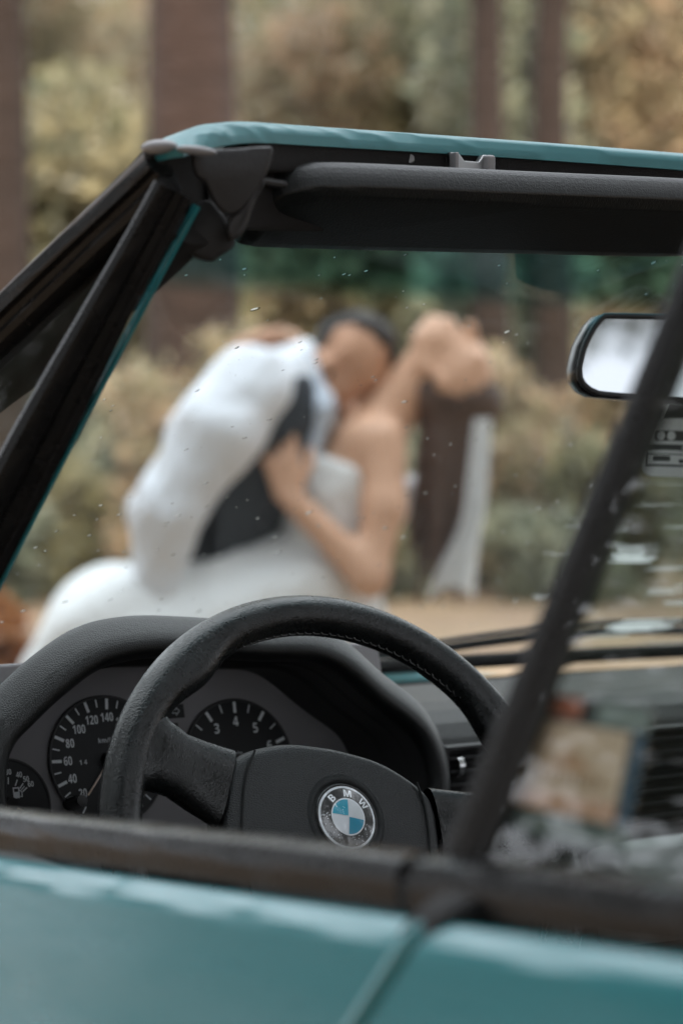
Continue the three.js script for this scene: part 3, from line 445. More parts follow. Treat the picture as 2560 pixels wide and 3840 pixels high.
// instrument cluster
function canvasTex(w, h, draw) { const c = document.createElement('canvas'); c.width = w; c.height = h; draw(c.getContext('2d'), w, h); const t = new THREE.CanvasTexture(c); t.colorSpace = THREE.SRGBColorSpace; return t; }
{
  const g = group('instrument_cluster', car), o = V(-0.36, 0.98, -0.22); g.position.copy(o); g.rotation.x = -Math.atan(0.25);
  const L = (x, y, z) => { const p = V(x, y, z).sub(o).applyAxisAngle(V(1, 0, 0), Math.atan(0.25)); return p; };
  mesh('cluster_panel', moved(new RoundedBoxGeometry(0.40, 0.17, 0.01, 2, 0.003), -0.005, -0.02, -0.006), M.clusterGrey, g);
  const face = (name, c, r, draw) => {
    const t = canvasTex(512, 512, (x) => { x.translate(256, 256); x.fillStyle = '#0d0f11'; x.fillRect(-256, -256, 512, 512); draw(x); });
    mesh(name, moved(new THREE.CircleGeometry(r, 64), c.x, c.y, 0.0012), S({ map: t, roughness: 0.65 }), g);
    mesh('gauge_ring', moved(new THREE.TorusGeometry(r, 0.0011, 8, 72), c.x, c.y, 0.0012), M.shroud, g);
  };
  const tick = (x, deg, r0, r1, w) => { const a = deg * D2R; x.strokeStyle = '#d9dcde'; x.lineWidth = w; x.beginPath(); x.moveTo(Math.cos(a) * r0, -Math.sin(a) * r0); x.lineTo(Math.cos(a) * r1, -Math.sin(a) * r1); x.stroke(); };
  const num = (x, s, deg, r, size, sx = 0.8) => { const a = deg * D2R; x.save(); x.translate(Math.cos(a) * r, -Math.sin(a) * r); x.scale(sx, 1); x.fillStyle = '#d9dcde'; x.font = `bold ${size}px sans-serif`; x.textAlign = 'center'; x.textBaseline = 'middle'; x.fillText(s, 0, 0); x.restore(); };
  const sp = L(-0.4235, 0.9685, -0.2172), ta = L(-0.311, 0.959, -0.215), fu = L(-0.508, 0.943, -0.211);
  face('speedometer_face', sp, 0.0475, (x) => { for (let v = 10; v <= 250; v += 10) { const a = 107 - (v - 120) / 20 * 23.4; v % 20 ? tick(x, a, 214, 246, 6) : tick(x, a, 204, 248, 13); if (v % 20 === 0) num(x, String(v), a, v >= 100 ? 172 : 177, 48, 0.74); } x.fillStyle = '#c9ccce'; x.font = 'bold 26px sans-serif'; x.textAlign = 'center'; x.fillText('km/h', 0, -70); x.fillText('1 4', -110, 10); });
  face('rev_counter_face', ta, 0.0475, (x) => { for (let v = 0; v <= 7; v += 0.5) { const a = 87 - (v - 4) * 34; v % 1 ? tick(x, a, 210, 246, 6) : tick(x, a, 202, 248, 14); if (v % 1 === 0) num(x, String(v), a, 166, 58, 0.85); } x.fillStyle = '#c9ccce'; x.font = 'bold 26px sans-serif'; x.textAlign = 'center'; x.fillText('1/min', -14, -22); x.fillText('x1000', -4, 8); });
  face('fuel_gauge_face', fu, 0.033, (x) => { [['20', 108], ['30', 83], ['40', 62], ['50', 47], ['60', 35]].forEach(([s, a]) => { num(x, s, a, 186, 44, 0.8); tick(x, a, 118, 156, 7); }); tick(x, 41, 118, 150, 5); x.fillStyle = '#d0d3d5'; x.fillRect(38, -96, 40, 62); x.fillStyle = '#0d0f11'; x.fillRect(45, -88, 26, 18); x.strokeStyle = '#d0d3d5'; x.lineWidth = 6; x.beginPath(); x.moveTo(78, -80); x.lineTo(92, -66); x.lineTo(92, -42); x.lineTo(82, -42); x.stroke(); });
  const needle = (c, deg, r, back) => { const m = mesh('needle', moved(new RoundedBoxGeometry(r + back, 0.0013, 0.0012, 2, 0.0005), (r - back) / 2, 0, 0), M.needle, g); m.position.set(c.x, c.y, 0.005); m.rotation.z = deg * D2R; };
  needle(sp, 229, 0.033, 0.0); needle(ta, 232, 0.033, 0); needle(fu, 148, 0.02, 0.012);
  for (const c of [sp, ta, fu]) mesh('needle_hub', moved(new THREE.CylinderGeometry(0.005, 0.006, 0.006, 24), c.x, c.y, 0.005, Math.PI / 2), M.plastic, g);
  const k = L(-0.456, 0.943, -0.211); mesh('reset_knob', moved(new THREE.CylinderGeometry(0.0042, 0.0055, 0.022, 24), k.x - 0.002, k.y - 0.003, 0.009, Math.PI / 2), M.blackGloss, g);
  const lamp = (name, c, w, h, draw) => mesh(name, moved(new RoundedBoxGeometry(w, h, 0.0012, 2, 0.0005), c.x, c.y, -0.0002), M.blackGloss, g) && mesh(name, moved(new THREE.PlaneGeometry(w * 0.96, h * 0.96), c.x, c.y, 0.0007), S({ map: canvasTex(256, 96, draw), roughness: 0.6 }), g);
  const arrow = (x, cx, d) => { x.strokeStyle = '#b9bdbf'; x.lineWidth = 7; x.beginPath(); [[-30, 0], [-2, -28], [-2, -13], [28, -13], [28, 13], [-2, 13], [-2, 28], [-30, 0]].forEach(([a, b], i) => i ? x.lineTo(cx + a * d, 48 + b) : x.moveTo(cx + a * d, 48 + b)); x.stroke(); };
  lamp('turn_signal_lamp', L(-0.367, 1.000, -0.225), 0.028, 0.0105, (x) => { x.fillStyle = '#0e1011'; x.fillRect(0, 0, 256, 96); arrow(x, 70, 1); arrow(x, 190, -1); });
  lamp('high_beam_lamp', L(-0.3677, 0.9885, -0.2222), 0.016, 0.006, (x) => { x.fillStyle = '#101214'; x.fillRect(0, 0, 256, 96); x.strokeStyle = '#55585a'; x.lineWidth = 8; x.beginPath(); x.arc(140, 48, 30, -1.6, 1.6); x.closePath(); x.stroke(); });
  mesh('hood_screw', moved(new THREE.SphereGeometry(0.0028, 14, 10), 0.012, 0.052, 0.045), M.plastic, g);
}
// steering wheel, turned a little clockwise
{
  const g = group('steering_wheel', car); g.position.set(-0.351, 0.9227, -0.0013); g.rotation.set(-25 * D2R, 0, -15 * D2R);
  const R = 0.1755, r0 = 0.0145, bump = (a, c, w) => Math.exp(-((((a - c + 540) % 360 - 180) / w) ** 2));
  const pos = [], uv = [], idx = [], na = 240, nb = 28;
  for (let i = 0; i <= na; i++) for (let j = 0; j <= nb; j++) {
    const ad = i / na * 360, a = ad * D2R, b = j / nb * 2 * Math.PI, inw = Math.max(0, -Math.cos(b));
    const bu = bump(ad, 139, 9) + bump(ad, 41, 9), rad = r0 * (1 + 0.75 * bu * inw ** 1.5 * (0.6 + 0.4 * Math.max(0, Math.sin(b)))), rx = R + Math.cos(b) * rad;
    pos.push(Math.cos(a) * rx, Math.sin(a) * rx, Math.sin(b) * rad * 0.98); uv.push(a * R, b * r0);
  }
  for (let i = 0; i < na; i++) for (let j = 0; j < nb; j++) { const p = i * (nb + 1) + j, q = p + nb + 1; idx.push(p, q, p + 1, p + 1, q, q + 1); }
  mesh('rim', finish(pos, uv, idx, 0), M.wheel, g);
  // spokes flare where they meet the rim
  for (const [x0, y0, x1, y1, w] of [[-0.168, 0.05, -0.0945, 0.034, 0.0225], [0.168, 0.05, 0.0725, 0.034, 0.0225], [-0.108, -0.138, -0.034, -0.046, 0.02], [0.108, -0.138, 0.034, -0.046, 0.02]]) {
    const len = Math.hypot(x0 - x1, y0 - y1), a = Math.atan2(y0 - y1, x0 - x1), secs = [[len, 1.8, 0.010], [len - 0.010, 1.45, 0.0125], [len - 0.020, 1.16, 0.0128], [len - 0.036, 1.02, 0.0128], [len * 0.3, 1.14, 0.0115], [0, 1.3, 0.0095]], P = [], q = [];
    const p2 = [], u2 = [], i2 = [], nb2 = 28;
    secs.forEach(([rad, k, t], i) => { for (let j = 0; j <= nb2; j++) { const b = j / nb2 * 2 * Math.PI, cx = Math.sign(Math.cos(b)) * Math.abs(Math.cos(b)) ** 0.7 * w * k, cz = Math.sign(Math.sin(b)) * Math.abs(Math.sin(b)) ** 0.8 * t - 0.009 * smooth(0.2, 1, i / 5); p2.push(x1 + Math.cos(a) * rad - Math.sin(a) * cx, y1 + Math.sin(a) * rad + Math.cos(a) * cx, cz); u2.push(rad, b * w * 0.8); } });
    for (let i = 0; i + 1 < secs.length; i++) for (let j = 0; j < nb2; j++) { const p = i * (nb2 + 1) + j, s = p + nb2 + 1; i2.push(p, p + 1, s, p + 1, s + 1, s); }
    mesh('spoke', finish(p2, u2, i2, 0), M.wheel, g);
  }
  // airbag pad: domed cushion with separate end flanges
  const outline = [[0, 0.077], [0.03, 0.0745], [0.052, 0.067], [0.068, 0.057], [0.0745, 0.045], [0.0775, 0.02], [0.077, -0.015], [0.068, -0.044], [0.045, -0.06], [0, -0.066], [-0.045, -0.06], [-0.068, -0.044], [-0.077, -0.015], [-0.0775, 0.02], [-0.0745, 0.045], [-0.068, 0.057], [-0.052, 0.067], [-0.03, 0.0745]];
  const curve = new THREE.SplineCurve([...outline, outline[0]].map(([x, y]) => new THREE.Vector2(x, y)));
  const dome = (k) => 0.0085 + 0.010 * Math.sqrt(Math.max(0, 1 - k * k)) * 0.9;
  const pp = [], pu = [], pi = [], NA = 120, rings = [0.0, 0.12, 0.24, 0.36, 0.48, 0.6, 0.7, 0.8, 0.88, 0.93, 0.965, 0.985, 1.0, 1.0, 1.0];
  const ringZ = rings.map((k, i) => i < 9 ? 0.0165 - 0.003 * (k / 0.88) ** 2 : [0.0128, 0.0112, 0.0088, 0.006, -0.002, -0.014][i - 9]);
  rings.forEach((k, i) => { for (let j = 0; j <= NA; j++) { const q = curve.getPoint(j / NA); pp.push(q.x * 1.11 * k - 0.0115, q.y * k + 0.008 * (1 - k), ringZ[i]); pu.push(q.x * k, q.y * k); } });
  for (let i = 0; i + 1 < rings.length; i++) for (let j = 0; j < NA; j++) { const a = i * (NA + 1) + j, b = a + NA + 1; pi.push(a, b, a + 1, a + 1, b, b + 1); }
  // flanges: the outermost 12 mm at both ends are a separate piece behind a fine groove
  const PZ = 0.0012; const padM = mesh('airbag_pad', moved(finish(pp, pu, pi, 0), 0, 0, -0.013), M.pad, g);
  for (const s of [-1, 1]) {
    const line = [[0.0585, 0.0615], [0.064, 0.045], [0.0668, 0.02], [0.0662, -0.012], [0.06, -0.041]].map(([x, y]) => V(s * x * 1.11 - 0.0115, y, 0.0001 + PZ));
    mesh('pad_groove', sweep(line, ellipse(0.0009, 0.0009, 8), { n: 24, up: [0, 0, 1], crease: 0 }), M.gap, g);

  }
  // stitches round the inside of the rim
  const st = []; for (let k = 0; k < 150; k++) { const a = (k + 0.5) / 150 * 2 * Math.PI, rr0 = R - r0 * 0.985, s = new THREE.CapsuleGeometry(0.00042, 0.0036, 3, 6); st.push(moved(s, Math.cos(a) * rr0, Math.sin(a) * rr0, 0.0018, 0, 0, a + 0.0).applyMatrix4(new THREE.Matrix4())); const s2 = new THREE.CapsuleGeometry(0.0004, 0.003, 3, 6); moved(s2, 0, 0, 0, 0.7, 0, 0); st.push(moved(s2, Math.cos(a + 0.02) * rr0, Math.sin(a + 0.02) * rr0, 0.003, 0, 0, a)); }
  mesh('stitching', merged(st), M.thread, g).userData.kind = 'stuff';
  // emblem
  const em = canvasTex(1024, 1024, (x) => {
    x.translate(512, 512); const disc = (r, c) => { x.fillStyle = c; x.beginPath(); x.arc(0, 0, r, 0, 7); x.fill(); };
    disc(512, '#d6d9de'); disc(462, '#0d1012'); disc(296, '#d6d9de'); const q = (a, c) => { x.fillStyle = c; x.beginPath(); x.moveTo(0, 0); x.arc(0, 0, 274, a, a + Math.PI / 2); x.fill(); };
    q(Math.PI, '#1a93ad'); q(-Math.PI / 2, '#c9ccd0'); q(0, '#1a86a3'); q(Math.PI / 2, '#d3d6db'); x.fillStyle = '#c3c7cb'; x.fillRect(-9, -274, 18, 548); x.fillRect(-274, -9, 548, 18);
    x.fillStyle = '#dde0e4'; x.font = 'bold 178px sans-serif'; x.textAlign = 'center'; x.textBaseline = 'middle';
    for (const [s, d] of [['B', -47], ['M', 0], ['W', 47]]) { x.save(); x.rotate(d * D2R); x.scale(1.05, 0.92); x.fillText(s, 0, -408); x.restore(); }
    seed = 5; for (let k = 0; k < 90; k++) { const a = rr(0.15, 3.3), r = rr(315, 450), s = rr(3, 13) * (rnd() < 0.12 ? 2 : 1); x.fillStyle = `rgba(214,218,222,${rr(0.5, 0.95)})`; x.beginPath(); for (let j = 0; j < 6; j++) x.lineTo(Math.cos(a) * r + Math.cos(j) * s * rr(0.4, 1.3), Math.sin(a) * r + Math.sin(j) * s * rr(0.4, 1.3)); x.fill(); }
    for (let k = 0; k < 14; k++) { x.fillStyle = 'rgba(220,232,236,.8)'; x.beginPath(); x.arc(rr(-230, -20), rr(-230, -20), rr(3, 9), 0, 7); x.fill(); }
  });
  const eg = new THREE.SphereGeometry(0.09, 64, 12, 0, Math.PI * 2, 0, Math.asin(0.0232 / 0.09)); eg.rotateX(Math.PI / 2);
  { const p = eg.attributes.position, u = eg.attributes.uv; for (let i = 0; i < p.count; i++) u.setXY(i, p.getX(i) / 0.0464 + 0.5, p.getY(i) / 0.0464 + 0.5); eg.translate(0, 0, -0.09); }
  const ex = -0.006, ey = 0.0245, ez = 0.0068;
  mesh('emblem', moved(eg, ex, ey, ez), Ph({ map: em, roughness: 0.3, clearcoat: 1, clearcoatRoughness: 0.04 }), g);
  mesh('emblem_ring', moved(new THREE.TorusGeometry(0.0235, 0.0011, 10, 72), ex, ey, ez - 0.0035), M.blackGloss, g);
  mesh('emblem_surround', moved(new THREE.TorusGeometry(0.0283, 0.0038, 14, 72), ex, ey, 0.0002), M.pad, g);
}
// wipers, scuttle and bonnet in front of the screen
{
  const b = (u, v) => { const x = lerp(-0.74, 0.74, u), z = lerp(-0.62, -1.75, v); return [x, 0.892 - 0.10 * v - 0.03 * (x / 0.74) ** 2 - 0.06 * smooth(0.85, 1, v), z + 0.07 * (x / 0.74) ** 2]; };
  mesh('bonnet', sheet(b, 24, 20, { thick: 0.01 }), M.paint, car);
  mesh('scuttle', sheet((u, v) => { const p = screenAt(2 * u - 1, 0); return [p.x * 1.02, p.y - 0.012 - 0.035 * v, p.z + 0.01 - 0.14 * v]; }, 24, 4, { thick: 0.008 }), M.rubberDull, car);
  for (const [u0, u1, w] of [[-0.55, 0.1, 0], [0.12, 0.75, 1]]) {
    const g = group('wiper', car), f = (u, h) => { const p = screenAt(u, 0.0 + h); return p.add(V(0, 0.006, -0.022)); };
    const arc = (lift) => Array.from({ length: 9 }, (_, k) => f(lerp(u0, u1, k / 8), 0.018 + lift + 0.035 * Math.sin(k / 8 * Math.PI) * (w ? 1 : 0.4)));
    mesh('blade', sweep(arc(0.0), rrect(0.006, 0.009, 0.002), { n: 24 }), M.rubberDull, g);
    mesh('arm', sweep(arc(0.026), rrect(0.007, 0.005, 0.002), { n: 24, size: (t) => lerp(0.8, 1.3, t) }), M.blackGloss, g);
  }
  mesh('screen_base_seal', sweep(Array.from({ length: 25 }, (_, k) => screenAt(lerp(-1, 1, k / 24), 0.0).add(V(0, 0.002, -0.004))), rrect(0.014, 0.014, 0.004)), M.rubberDull, car);
}
// rest of the cabin: floor, seats, far door, rear deck
{
  mesh('cabin_floor', moved(new RoundedBoxGeometry(1.34, 0.06, 2.6, 2, 0.02), 0, 0.3, 0.5), M.plastic, car);
  for (const x of [-0.36, 0.36]) {
    const g = group('front_seat', car);
    mesh('cushion', moved(new RoundedBoxGeometry(0.48, 0.16, 0.5, 5, 0.06), x, 0.52, 0.42), M.leather, g);
    mesh('backrest', moved(new RoundedBoxGeometry(0.46, 0.56, 0.14, 5, 0.06), x, 0.78 - 0.06, 0.74, 0.35, 0, 0), M.leather, g);
  }
  mesh('far_side_panel', moved(new RoundedBoxGeometry(0.05, 0.56, 2.6, 3, 0.02), 0.71, 0.66, 0.75), M.plastic, car);
  mesh('far_flank', moved(new RoundedBoxGeometry(0.03, 0.50, 3.4, 3, 0.012), 0.765, 0.62, 0.1), M.paint, car);
  mesh('rear_deck', moved(new RoundedBoxGeometry(1.40, 0.05, 0.9, 3, 0.02), 0, 0.98, 1.95), M.paint, car);
  mesh('folded_top_cover', moved(new RoundedBoxGeometry(1.22, 0.14, 0.42, 4, 0.05), 0, 0.99, 1.5), M.vinyl, car);
  for (const [x, z] of [[-0.7, -1.15], [0.7, -1.15], [-0.7, 1.42], [0.7, 1.42]]) { const w = group('wheel', car); mesh('tyre', moved(new THREE.TorusGeometry(0.225, 0.085, 16, 40), x, 0.31, z, 0, Math.PI / 2, 0), M.rubberDull, w); mesh('rim', moved(new THREE.CylinderGeometry(0.17, 0.17, 0.12, 30), x, 0.31, z, 0, 0, Math.PI / 2), M.steel, w); }
  mesh('front_wing', moved(new RoundedBoxGeometry(0.03, 0.55, 1.0, 3, 0.012), -0.768, 0.66, -1.43), M.paint, car);
}
// card hanging under the mirror
{
  const t = canvasTex(512, 400, (x) => {
    x.fillStyle = '#d3d7da'; x.fillRect(0, 0, 512, 400); x.fillStyle = '#34383a';
    x.beginPath(); x.moveTo(150, 10); x.lineTo(440, 10); x.lineTo(478, 96); x.lineTo(112, 96); x.fill();
    for (const s of [0, 1]) { const m = (v) => s ? 590 - v : v; x.beginPath(); x.moveTo(m(32), 56); x.lineTo(m(74), 52); x.lineTo(m(98), 74); x.lineTo(m(84), 104); x.lineTo(m(32), 84); x.fill(); }
    const rb = (a, b, w, h, r) => { x.beginPath(); x.roundRect(a, b, w, h, r); x.fill(); };
    rb(66, 160, 460, 54, 20); x.fillStyle = '#d3d7da'; for (const c of [106, 166, 430, 490]) { x.beginPath(); x.arc(c, 187, 24, 0, 7); x.fill(); }
    x.fillStyle = '#34383a'; rb(24, 200, 12, 140, 4); rb(26, 232, 500, 34, 4); x.fillStyle = '#d3d7da'; rb(30, 262, 190, 12, 3); x.font = 'bold 30px sans-serif'; x.fillText('E30', 226, 262); x.fillStyle = '#34383a'; rb(30, 280, 490, 6, 2);
    rb(66, 292, 100, 28, 8); rb(212, 308, 130, 20, 6); rb(392, 292, 100, 28, 8); rb(24, 336, 480, 12, 5);
  });
  const o = group('hanging_card'); tag(o, 'white card printed with the front of a car, hanging below the interior mirror', 'air freshener');
  o.position.set(0.0405, 1.206, -0.098); o.rotation.set(0, -0.5, -0.035);
  const w = 0.076, h = 0.062, s = new THREE.Shape(); s.moveTo(-w / 2 + 0.012, -h / 2); s.lineTo(w / 2 - 0.012, -h / 2); s.quadraticCurveTo(w / 2, -h / 2, w / 2, -h / 2 + 0.012); s.lineTo(w / 2 - 0.002, h / 2); s.lineTo(-w / 2 + 0.004, h / 2); s.lineTo(-w / 2, -h / 2 + 0.012); s.quadraticCurveTo(-w / 2, -h / 2, -w / 2 + 0.012, -h / 2);
  const g = new THREE.ExtrudeGeometry(s, { depth: 0.0012, bevelEnabled: false }), p = g.attributes.position, u = g.attributes.uv; for (let i = 0; i < p.count; i++) u.setXY(i, p.getX(i) / w + 0.5, p.getY(i) / h + 0.5);
  mesh('card', g, S({ map: t, roughness: 0.6 }), o);
  mesh('string', sweep([V(0, h / 2 - 0.004, 0.0006), V(0.003, h / 2 + 0.05, 0.008), V(0, h / 2 + 0.09, 0.02)], ellipse(0.0006, 0.0006, 6), { n: 10, up: [0, 0, 1] }), M.thread, o);
}
// sticker on the rear side window
{
  const t = canvasTex(512, 600, (x) => {
    x.fillStyle = '#20303a'; x.fillRect(0, 0, 512, 600); x.fillStyle = '#a5614a'; x.fillRect(10, 0, 250, 88); x.fillStyle = '#14181a'; x.fillRect(255, 0, 60, 88); x.fillStyle = '#7f8c8a'; x.fillRect(315, 8, 197, 90);
    x.fillStyle = '#d2b9a2'; x.fillRect(46, 110, 410, 370); x.fillStyle = '#c99c80'; x.fillRect(46, 400, 410, 84); x.fillStyle = '#bd9474'; x.beginPath(); x.moveTo(150, 300); x.lineTo(250, 215); x.lineTo(350, 300); x.fill();
    x.fillStyle = '#93714f'; for (let k = 0; k < 9; k++) x.fillRect(140 + k * 28, 312, 18, 46);
    x.fillStyle = '#1f4a66'; x.fillRect(0, 110, 40, 370); x.fillRect(462, 110, 50, 370); x.fillStyle = '#74827f'; x.fillRect(90, 500, 422, 76); x.fillStyle = '#20282a'; for (let k = 0; k < 12; k++) x.fillRect(110 + k * 32, 515, 14, 44);
  });
  const g = new RoundedBoxGeometry(0.0735, 0.0555, 0.0005, 1, 0.0002);
  const o = mesh('window_sticker', moved(new THREE.BoxGeometry(0.080, 0.057, 0.0006), 0, 0, 0), S({ map: t, roughness: 0.6 }), scene);
  o.position.set(-0.677, 1.081, 0.629); o.rotation.set(0, -Math.PI / 2, 0, 'YXZ'); o.rotateX(-0.255);
  tag(o, 'small beige and orange sticker with blue edges on the rear side window', 'sticker');
}
// ---------------------------------------------------------------- the couple: bodies from a smooth union of tapered limbs
function sdf(prims, k) {
  return (x, y, z) => {
    let d = 9;
    for (const p of prims) {
      const [ax, ay, az] = p.a, [bx, by, bz] = p.b, ux = bx - ax, uy = by - ay, uz = bz - az, wx = x - ax, wy = y - ay, wz = z - az, l = ux * ux + uy * uy + uz * uz;
      const t = l ? clamp((wx * ux + wy * uy + wz * uz) / l) : 0, qx = wx - ux * t, qy = wy - uy * t, qz = (wz - uz * t) / (p.f ?? 1), e = (Math.sqrt(qx * qx + qy * qy + qz * qz) - lerp(p.r, p.s ?? p.r, t)) * Math.min(1, p.f ?? 1);
      const kk = p.k ?? k, h = clamp(0.5 + 0.5 * (d - e) / kk); d = lerp(d, e, h) - kk * h * (1 - h);
    }
    return d;
  };
}
const C = (a, b, r, s, f, k) => ({ a, b, r, s, f, k });
// surface nets
function net(f, cell, prims, pad = 0.04) {
  const lo = [9, 9, 9], hi = [-9, -9, -9]; for (const p of prims) for (const q of [p.a, p.b]) for (let c = 0; c < 3; c++) { const r = Math.max(p.r, p.s ?? 0) * Math.max(1, c === 2 ? p.f ?? 1 : 1) + pad; lo[c] = Math.min(lo[c], q[c] - r); hi[c] = Math.max(hi[c], q[c] + r); }
  const n = lo.map((l, c) => Math.ceil((hi[c] - l) / cell) + 1), F = new Float32Array(n[0] * n[1] * n[2]), at = (i, j, k) => (k * n[1] + j) * n[0] + i;
  for (let k = 0; k < n[2]; k++) for (let j = 0; j < n[1]; j++) for (let i = 0; i < n[0]; i++) F[at(i, j, k)] = f(lo[0] + i * cell, lo[1] + j * cell, lo[2] + k * cell);
  const id = new Int32Array(F.length).fill(-1), pos = [], idx = [], E = [[0, 1], [2, 3], [4, 5], [6, 7], [0, 2], [1, 3], [4, 6], [5, 7], [0, 4], [1, 5], [2, 6], [3, 7]];
  for (let k = 0; k + 1 < n[2]; k++) for (let j = 0; j + 1 < n[1]; j++) for (let i = 0; i + 1 < n[0]; i++) {
    const v = []; for (let c = 0; c < 8; c++) v.push(F[at(i + (c & 1), j + (c >> 1 & 1), k + (c >> 2))]);
    const neg = v.filter((q) => q < 0).length; if (!neg || neg === 8) continue;
    let s = [0, 0, 0], m = 0; for (const [a, b] of E) if ((v[a] < 0) !== (v[b] < 0)) { const t = v[a] / (v[a] - v[b]); for (let c = 0; c < 3; c++) s[c] += lerp(a >> c & 1, b >> c & 1, t); m++; }
    id[at(i, j, k)] = pos.length / 3; pos.push(lo[0] + (i + s[0] / m) * cell, lo[1] + (j + s[1] / m) * cell, lo[2] + (k + s[2] / m) * cell);
  }
  const quad = (a, b, c, d, flip) => { if (a < 0 || b < 0 || c < 0 || d < 0) return; flip ? idx.push(a, c, b, a, d, c) : idx.push(a, b, c, a, c, d); };
  for (let k = 1; k + 1 < n[2]; k++) for (let j = 1; j + 1 < n[1]; j++) for (let i = 1; i + 1 < n[0]; i++) {
    const a = F[at(i, j, k)] < 0;
    if (a !== F[at(i + 1, j, k)] < 0) quad(id[at(i, j - 1, k - 1)], id[at(i, j, k - 1)], id[at(i, j, k)], id[at(i, j - 1, k)], !a);
    if (a !== F[at(i, j + 1, k)] < 0) quad(id[at(i - 1, j, k - 1)], id[at(i - 1, j, k)], id[at(i, j, k)], id[at(i, j, k - 1)], !a);
    if (a !== F[at(i, j, k + 1)] < 0) quad(id[at(i - 1, j - 1, k)], id[at(i, j - 1, k)], id[at(i, j, k)], id[at(i - 1, j, k)], !a);
  }
  const g = new THREE.BufferGeometry(); g.setAttribute('position', new THREE.Float32BufferAttribute(pos, 3)); g.setIndex(idx); g.computeVertexNormals();
  const uv = new Float32Array(pos.length / 3 * 2); for (let i = 0; i < pos.length / 3; i++) { uv[2 * i] = pos[3 * i]; uv[2 * i + 1] = pos[3 * i + 1]; }
  g.setAttribute('uv', new THREE.BufferAttribute(uv, 2)); return g;
}
const form = (prims, cell, k = 0.03, cut = null) => { const f = sdf(prims, k); return net(cut ? (x, y, z) => Math.max(f(x, y, z), cut(x, y, z)) : f, cell, prims); };
// a hand: palm from wrist w along dir, fingers fanned in the plane of across, curling to curl
function hand(w, dir, across, curl, bend) {
  const d = V(...dir).normalize(), a = V(...across), c = V(...curl).normalize(); a.addScaledVector(d, -a.dot(d)).normalize(); const A = (p) => p.toArray(), W = V(...w), out = [];
  const palm = W.clone().addScaledVector(d, 0.085);
  for (const s of [-0.026, 0, 0.026]) out.push(C(A(W.clone().addScaledVector(d, 0.012).addScaledVector(a, s * 0.7)), A(palm.clone().addScaledVector(a, s)), 0.017, 0.015, 1, 0.012));
  [[-0.033, 0.055], [-0.011, 0.07], [0.011, 0.075], [0.032, 0.066]].forEach(([s, L]) => {
    let p = palm.clone().addScaledVector(a, s); let dd = d.clone().addScaledVector(a, s * 2).normalize();
    [0.45, 0.3, 0.25].forEach((f, i) => { dd = dd.clone().addScaledVector(c, bend * (0.6 + 0.3 * i)).normalize(); const q = p.clone().addScaledVector(dd, L * f); out.push(C(A(p), A(q), 0.0095 - i * 0.0008, 0.009 - i * 0.0008, 1, 0.004)); p = q; });
  });
  let p = W.clone().addScaledVector(d, 0.03).addScaledVector(a, 0.028), q = p.clone().addScaledVector(d, 0.03).addScaledVector(a, 0.03), r = q.clone().addScaledVector(d, 0.032).addScaledVector(a, 0.006).addScaledVector(c, 0.008);
  out.push(C(A(p), A(q), 0.0125, 0.0105, 1, 0.008), C(A(q), A(r), 0.0105, 0.0085, 1, 0.004)); return out;
}
// a head: centre c, face direction f, crown direction u
function head(c, f, u, K = 1) {
  const F = V(...f).normalize(), U = V(...u); U.addScaledVector(F, -U.dot(F)).normalize(); const Z = F.clone().cross(U), P = (x, y, z) => V(...c).addScaledVector(F, x * K).addScaledVector(U, y * K).addScaledVector(Z, z * K).toArray();
  return { P, prims: [C(P(-0.02, 0.03, 0), P(-0.012, 0.03, 0), 0.078, 0.078, 1, 0.02), C(P(0.018, 0.015, 0), P(0.03, -0.045, 0), 0.066, 0.05, 1, 0.02), C(P(0.045, -0.085, 0), P(0.02, -0.075, 0), 0.024, 0.034, 1, 0.03),
    C(P(0.02, -0.08, 0.03), P(-0.02, -0.045, 0.052), 0.016, 0.018, 1, 0.025), C(P(0.02, -0.08, -0.03), P(-0.02, -0.045, -0.052), 0.016, 0.018, 1, 0.025),
    C(P(0.078, 0.012, 0), P(0.098, -0.028, 0), 0.0075, 0.012, 1, 0.012), C(P(0.058, 0.026, 0.032), P(0.058, 0.026, -0.032), 0.016, 0.016, 1, 0.02), C(P(0.078, -0.058, 0.016), P(0.078, -0.058, -0.016), 0.008, 0.008, 1, 0.006), C(P(0.076, -0.069, 0.013), P(0.076, -0.069, -0.013), 0.0085, 0.0085, 1, 0.006),
    C(P(-0.018, 0.012, 0.077), P(-0.012, -0.028, 0.073), 0.013, 0.009, 0.6, 0.006), C(P(-0.018, 0.012, -0.077), P(-0.012, -0.028, -0.073), 0.013, 0.009, 0.6, 0.006)].map((q) => ({ ...q, r: q.r * K, s: q.s * K })) };
}
const skinTone = tex(128, (u, v) => { const k = 0.9 + 0.12 * N16(u * 16, v * 16) + 0.05 * N64(u * 64, v * 64); return [k, k * 0.99, k * 0.98]; }, 0.5);
const clothBump = tex(256, (u, v) => 0.6 * N8(u * 8 + 2 * N16(u * 16, v * 16), v * 8) + 0.4 * N16(u * 16, v * 16 + 3 * N8(u * 8, v * 8)), 0.5);
